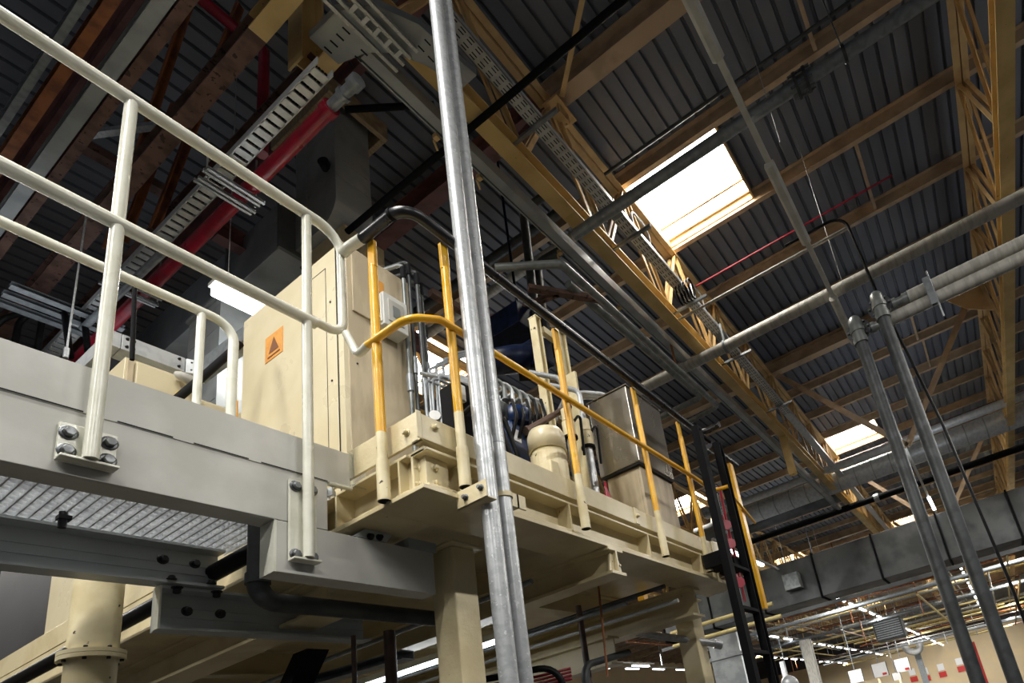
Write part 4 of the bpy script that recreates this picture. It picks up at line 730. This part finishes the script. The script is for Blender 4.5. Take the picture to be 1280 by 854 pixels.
# ================================================================ FAR HALL
def rect_duct():
    t = thing('air_duct', 'long dark rectangular air duct crossing the hall behind the ladder', 'duct', (20, 4, 4))
    for k in range(7):
        y0 = -3.5+2.05*k; part('section', 'duct_far', t, lambda b: b.box(20, 21.2, y0, y0+2.0, 3.75, 5.25), .02); part('joint', 'blacksteel', t, lambda b: b.box(19.95, 21.25, y0+2.0, y0+2.05, 3.7, 5.3))
    part('lower_strut', 'duct_far', t, lambda b: b.bar((19.9, -3.5, 3.45), (19.9, 11, 3.45), .12, .12))
rect_duct()
t = thing('spiral_duct', 'round spiral duct lit from above by the second roof light', 'duct', (16.6, 2, 6.4))
part('tube', 'tray', t, lambda b: b.tube([(17.2, 6.5, 6.35), (17.2, -3.5, 6.35)], .3, 24)); part('seam', 'duct', t, lambda b: [b.tube([(17.2, yy, 6.35), (17.2, yy+.03, 6.35)], .31, 24) for yy in [-3.4+.5*k for k in range(20)]])
ypipe('ribbed_conduit', 'tray', 'pale ribbed conduit just in front of the round spiral duct', 16.0, 6.5, -3.5, 6.35, .11, 'duct', 14)
ypipe('wide_duct', 'ductdark', 'wide dim round duct behind the ribbed conduit', 17.9, 10, 2.9, 6.4, .4, 'duct', 20)
ypipe('thin_pipe', 'maroon', 'maroon pipe behind the round spiral duct', 17.9, 2.8, -3, 7.2, .06, n_=10)
def bp(t): part('collar', 'galv', t, lambda b: b.tube([(18.6, 2.0, 5.95), (18.6, 1.85, 5.95)], .13, 16))
ypipe('black_pipe', 'blacksteel', 'glossy black pipe crossing below the round spiral duct', 18.6, 9, -3, 5.95, .1, extra=bp)
single('square_vent', 'pipe_plain', 'square grey vent box on the face of the long rectangular duct', 'vent', lambda b: (b.box(19.6, 19.98, 5.2, 5.75, 4.2, 4.75), b.add([(19.59, 5.2, 4.2), (19.59, 5.75, 4.75), (19.59, 5.72, 4.78), (19.59, 5.17, 4.23)], [(0, 1, 2, 3)])), bevel=.01)
single('lit_edge_tube', 'pipe_tan', 'tan stand-in for a lit beam edge just left of the ladder, upper of two', 'pipe', lambda b: b.tube([(19.3, 10.2, 3.86), (19.3, 6.2, 3.86)], .07, 10))  # tan tube added where light catches a beam edge
single('lit_edge_tube', 'pipe_tan', 'tan stand-in for a lit beam edge just left of the ladder, lower of two', 'pipe', lambda b: b.tube([(19.3, 10.2, 3.38), (19.3, 6.0, 3.38)], .07, 10))  # second added tube, its tan standing for amber light
# rows of fluorescent fixtures
def fixture(x, y, z, L, label, group):
    t = thing('fluorescent_fixture', label, 'light', (x+L/2, y, z), group)
    part('housing', 'white_metal', t, lambda b: b.box(x, x+L, y-.06, y+.06, z, z+.07)); part('tube', 'lamp', t, lambda b: b.box(x+.03, x+L-.03, y-.05, y+.05, z-.06, z)); return t
def copy_tree(o, loc, label):
    r = o.copy(); COL.objects.link(r); r.location = loc; r['label'] = label
    for c in o.children: d = c.copy(); COL.objects.link(d); d.parent = r
    return r
proto = None
rows = [(5.9, 5.0, [15.2, 16.9, 20.6]+[25.5+2.4*k for k in range(24)], 'lamp row starting behind the ladder'),
        (11.5, 5.0, [26+2.6*k for k in range(18)], 'lamp row beneath the tan pipes'),
        (15.5, 5.0, [34+2.6*k for k in range(14)], 'lowest lamp row in the far hall'),
        (20, 5.0, [12+3.2*k for k in range(10)], 'lamp row glimpsed under the deck'), (15, 3.9, [15.2, 17.5, 19.8, 24], 'short lamp row glimpsed under the deck'),
        (.6, 5.5, [31+2.6*k for k in range(12)], 'lamp row in line with the light track')]
for y, z, xs, where in rows:
    for k, x in enumerate(xs):
        lab = 'lit fluorescent fixture, %s along the %s' % (nth(k), where)
        if proto is None: proto = fixture(0, 0, 0, 1.5, lab, 'far fluorescent fixtures'); proto.location = V((x+.75, y, z+EYE))
        else: copy_tree(proto, V((x+.75, y, z+EYE)), lab)
    single('lighting_trunk', 'white_metal', 'thin pale lighting trunk carrying the %s' % where, 'trunking', lambda b: (b.box(xs[0]-.6, xs[-1]+2, y-.04, y+.04, z+.07, z+.13), [b.tube([(xx, y, z+.12), (xx, y, 8.2)], .012, 6) for xx in range(int(xs[0]), int(xs[-1]+2), 6)]), 'lighting trunks')
# cross-hall pipes in the distance
rnd = random.Random(3)
mats = ['pipe_tan', 'pipe_grey', 'pipe_tan', 'rustorange', 'galvdark', 'pipe_grey', 'pipe_tan', 'brown']
cols = {'pipe_tan': 'tan', 'pipe_grey': 'pale grey', 'rustorange': 'rusty', 'galvdark': 'dull grey', 'brown': 'brown'}
for k in range(40):
    x = 23.5+k*1.15+rnd.uniform(-.3, .3); z = rnd.uniform(4.3, 6.4) if k > 3 else rnd.uniform(5.0, 6.4); m_ = mats[k % 8]; r = rnd.uniform(.04, .11)
    a = rnd.uniform(8, 17); c = rnd.uniform(-6, 1)
    single('cross_pipe', m_, '%s pipe crossing the far hall, %s behind the rectangular duct' % (cols[m_], nth(k)), 'pipe', lambda b: b.tube([(x, a, z), (x, c, z)], r, 8), 'pipes crossing the far hall')
for k, (y, x0, z, L, r) in enumerate(sorted((rnd.uniform(-2, 16), rnd.uniform(22, 40), rnd.uniform(4.2, 6.6), rnd.uniform(10, 30), rnd.uniform(.03, .07)) for _ in range(26))):
    m_ = mats[(k*3) % 8]
    single('long_pipe', m_, '%s pipe running lengthwise down the far hall, %s from the right' % (cols[m_], nth(k)), 'pipe', lambda b: b.tube([(x0, y, z), (x0+L, y, z)], r, 8), 'lengthwise pipes in the far hall')
for k, (x, y, z, d) in enumerate(sorted((rnd.uniform(23, 60), rnd.uniform(0, 16), rnd.uniform(3.2, 5.2), rnd.uniform(-.3, .3)) for _ in range(36))):
    m_ = ['galvdark', 'rustorange', 'pipe_tan'][k % 3]
    single('drop_rod', m_, '%s drop rod hanging in the far hall, %s nearest of the hall rods' % ({'galvdark': 'grey', 'rustorange': 'rusty', 'pipe_tan': 'tan'}[m_], nth(k)), 'rod', lambda b: b.tube([(x, y, z), (x+d, y, 8.21)], .03, 6), 'drop rods in the far hall')
def unit(x, y, z, label):
    t = thing('unit_heater', label, 'heater', (x, y, z))
    part('case', 'pipe_dark', t, lambda b: b.box(x, x+1.0, y, y+1.5, z, z+1.1), .03); part('grille', 'galvdark', t, lambda b: [b.box(x-.02, x, y+.08, y+1.42, z+.1+.12*k, z+.15+.12*k) for k in range(8)]); [part('rod', 'galvdark', t, lambda b: b.tube([(x+.5, yy, z+1.1), (x+.5, yy, 8.2)], .02, 6)) for yy in (y+.2, y+1.3)]
unit(34, 4.25, 3.15, 'dark louvred unit heater hung above the far cream wall')
# far columns, cabinets and signs
for k, (u, y_, x, w, m_, lab) in enumerate(((1020, 9.0, 32, .5, 'pipe_grey', 'pale column in the distance left of the hanging signs'), (1160, 7.0, 60, .5, 'galvdark', 'far grey column between the hanging signs'), (895, 9.6, 24, .9, 'duct', 'pale grey duct drop behind the ladder foot'), (985, 13.2, 40, .3, 'galv', 'thin bright post in the far distance right of the ladder'))):
    single('far_column', m_, lab, 'column', lambda b: b.ibeam((x, y_, FLOOR), (x, y_, 4.0 if k != 2 else 4.6), w, w, .06, .3, (1, 0, 0)) if k != 2 else (b.box(x, x+1.2, y_, y_+1.4, FLOOR, 4.2), b.box(x-.1, x+1.3, y_-.1, y_+1.5, 3.1, 3.25)))
for k, (u, v_, x, w) in enumerate(((1070, 846, 30, .62), (1100, 838, 34, .75), (1128, 832, 38, .8), (1121, 846, 38, .45))):
    p = atx(u, v_, x); lab = ['white sign hung over the aisle, lower left of the group', 'white sign with a red mark, middle of the group', 'white sign with a red mark, top right of the group', 'small white sign below the top right sign'][k]
    t = thing('hanging_sign', lab, 'sign', p, 'white hanging signs')
    part('board', 'paper', t, lambda b: b.box(p.x, p.x+.04, p.y-w/2, p.y+w/2, p.z-w*.45, p.z+w*.5)); part('frame', 'pipe_dark', t, lambda b: (b.box(p.x-.01, p.x+.05, p.y-w/2-.03, p.y-w/2, p.z-w*.47, p.z+w*.52), b.box(p.x-.01, p.x+.05, p.y+w/2, p.y+w/2+.03, p.z-w*.47, p.z+w*.52)))
    if k in (1, 2): part('mark', 'signred', t, lambda b: b.box(p.x-.012, p.x, p.y-w*.4, p.y-w*.1, p.z-w*.38, p.z-w*.22))
    part('hanger', 'galvdark', t, lambda b: b.tube([(p.x+.02, p.y, p.z+w*.5), (p.x+.02, p.y, 6)], .02, 6))
for k, (u, v_) in enumerate(((1142, 847), (1158, 846), (1178, 841), (1201, 834))):
    p = atx(u, v_, 75.9); lab = 'red tag on the far cream wall, %s from the left' % ORD[k]
    t = thing('wall_sign', lab, 'sign', p, 'red tags on the far wall')
    part('plate', 'signred', t, lambda b: b.box(75.9, 75.98, p.y-.4, p.y+.4, p.z-.5, p.z+.1)); part('upper_plate', 'paper', t, lambda b: b.box(75.9, 75.98, p.y-.35, p.y+.35, p.z+.25, p.z+1.0))
t = thing('red_column', 'red painted post at the right edge of the far cream wall', 'post', (50, 2.0, FLOOR))
part('shaft', 'signred', t, lambda b: b.ibeam((50, 2.0, FLOOR), (50, 2.0, 3.0), .5, .5, .06, .06, (1, 0, 0)))
single('silver_duct', 'tray', 'curly silver duct elbows above the far cream wall', 'duct', lambda b: b.tube(fillet([(58, 7.6, 5.4), (58, 7.6, 4.0), (58, 6.4, 3.6), (58, 6.2, 5.6)], .6), .3, 12))
single('far_machine', 'wallcream', 'cream racking deep in the far hall left of the signs', 'rack', lambda b: [b.box(52, 53, 8+1.6*k, 9.3+1.6*k, FLOOR, 1.6+.4*(k % 2)) for k in range(5)])
single('convex_mirror', 'galv', 'round convex mirror hung right of the ladder foot', 'mirror', lambda b: (b.lathe((35, 11.4, 2.1), (-1, 0, -.2), [(0, .55), (.08, .5), (.18, .3), (.22, .01)], 20), b.tube([(35, 11.4, 2.6), (35, 11.4, 5)], .02, 6)))

# ================================================================ LIGHT
def area(name, loc, size, power, rot=(0, 0, 0), col=(1, .97, .92)):
    l = D.lights.new(name, 'AREA'); l.shape = 'RECTANGLE'; l.size, l.size_y = size; l.energy = power; l.color = col
    o = D.objects.new(name, l); COL.objects.link(o); o.location = V(loc)+V((0, 0, EYE)); o.rotation_euler = rot; return o
for x in (-6, -2.2):                         # the aisle luminaires behind and beside the viewer
    area('aisle_lamp', (x, .6, 5.4), (2.6, .3), 220)
    area('aisle_lamp', (x, 5.2, 5.4), (2.6, .3), 200)
area('aisle_lamp', (-.6, 1.7, 5.9), (2.6, .3), 180)
for x in (-4, 2, 8, 14): area('aisle_lamp', (x, -5.2, 5.6), (3.0, .3), 300)
area('batten_lamp', (2.76, 5.2, 4.68), (.9, .1), 14)
for x in (2, 9, 16): area('hall_lamp', (x, 13, 5.2), (4, .3), 320)
for x in (15, 26, 38, 52, 66):
    q = .22 if x < 20 else 1
    area('hall_lamp', (x, 5.9, 4.8), (4, .3), 750*q); area('hall_lamp', (x, -1.5, 5.4), (4, .3), 600*q); area('hall_lamp', (x, 15.5, 4.8), (4, .3), 900*q)
for (x, y, p) in ((-2, .6, 70), (3, -5, 80), (9, -5, 70), (2, 7.5, 22), (8, 6, 55), (14, 0, 60), (-2, 5.5, 25), (22, 6, 120), (34, 6, 150), (48, 6, 150), (62, 6, 150)):
    area('roof_fill', (x, y, 5.2), (2.4, .8), p*.22, (math.pi, 0, 0), (.9, .95, 1))  # unseen upward fill, added to lift the roof without lighting the platform underside
for y in (0, 5, 11): area('far_wall_fill', (71, y, 5.6), (2, .4), 90, (0, -.7, 0))  # unseen fill added to brighten the far cream wall
w = D.worlds.new('hall air'); bpy.context.scene.world = w; w.use_nodes = True
w.node_tree.nodes['Background'].inputs[0].default_value = (.62, .68, .8, 1); w.node_tree.nodes['Background'].inputs[1].default_value = .06
# ================================================================ CAMERA
cam = D.cameras.new('camera'); co = D.objects.new('camera', cam); COL.objects.link(co); bpy.context.scene.camera = co
cam.sensor_fit = 'HORIZONTAL'; cam.sensor_width = 36; cam.lens = FPX/1280*36
cam.shift_x = -(CX-640)/1280; cam.shift_y = (CY-427)/1280; cam.clip_start = .05; cam.clip_end = 300
Rw = Matrix((RX, RY, RZ))                     # columns: image right, image down, view direction
m4 = Matrix(((Rw[0][0], -Rw[0][1], -Rw[0][2], 0), (Rw[1][0], -Rw[1][1], -Rw[1][2], 0), (Rw[2][0], -Rw[2][1], -Rw[2][2], EYE), (0, 0, 0, 1)))
co.matrix_world = m4
sc = bpy.context.scene
sc.view_settings.view_transform = 'Standard'; sc.view_settings.look = 'None'; sc.view_settings.gamma = 1; sc.view_settings.exposure = .25; sc.view_settings.use_curve_mapping = False
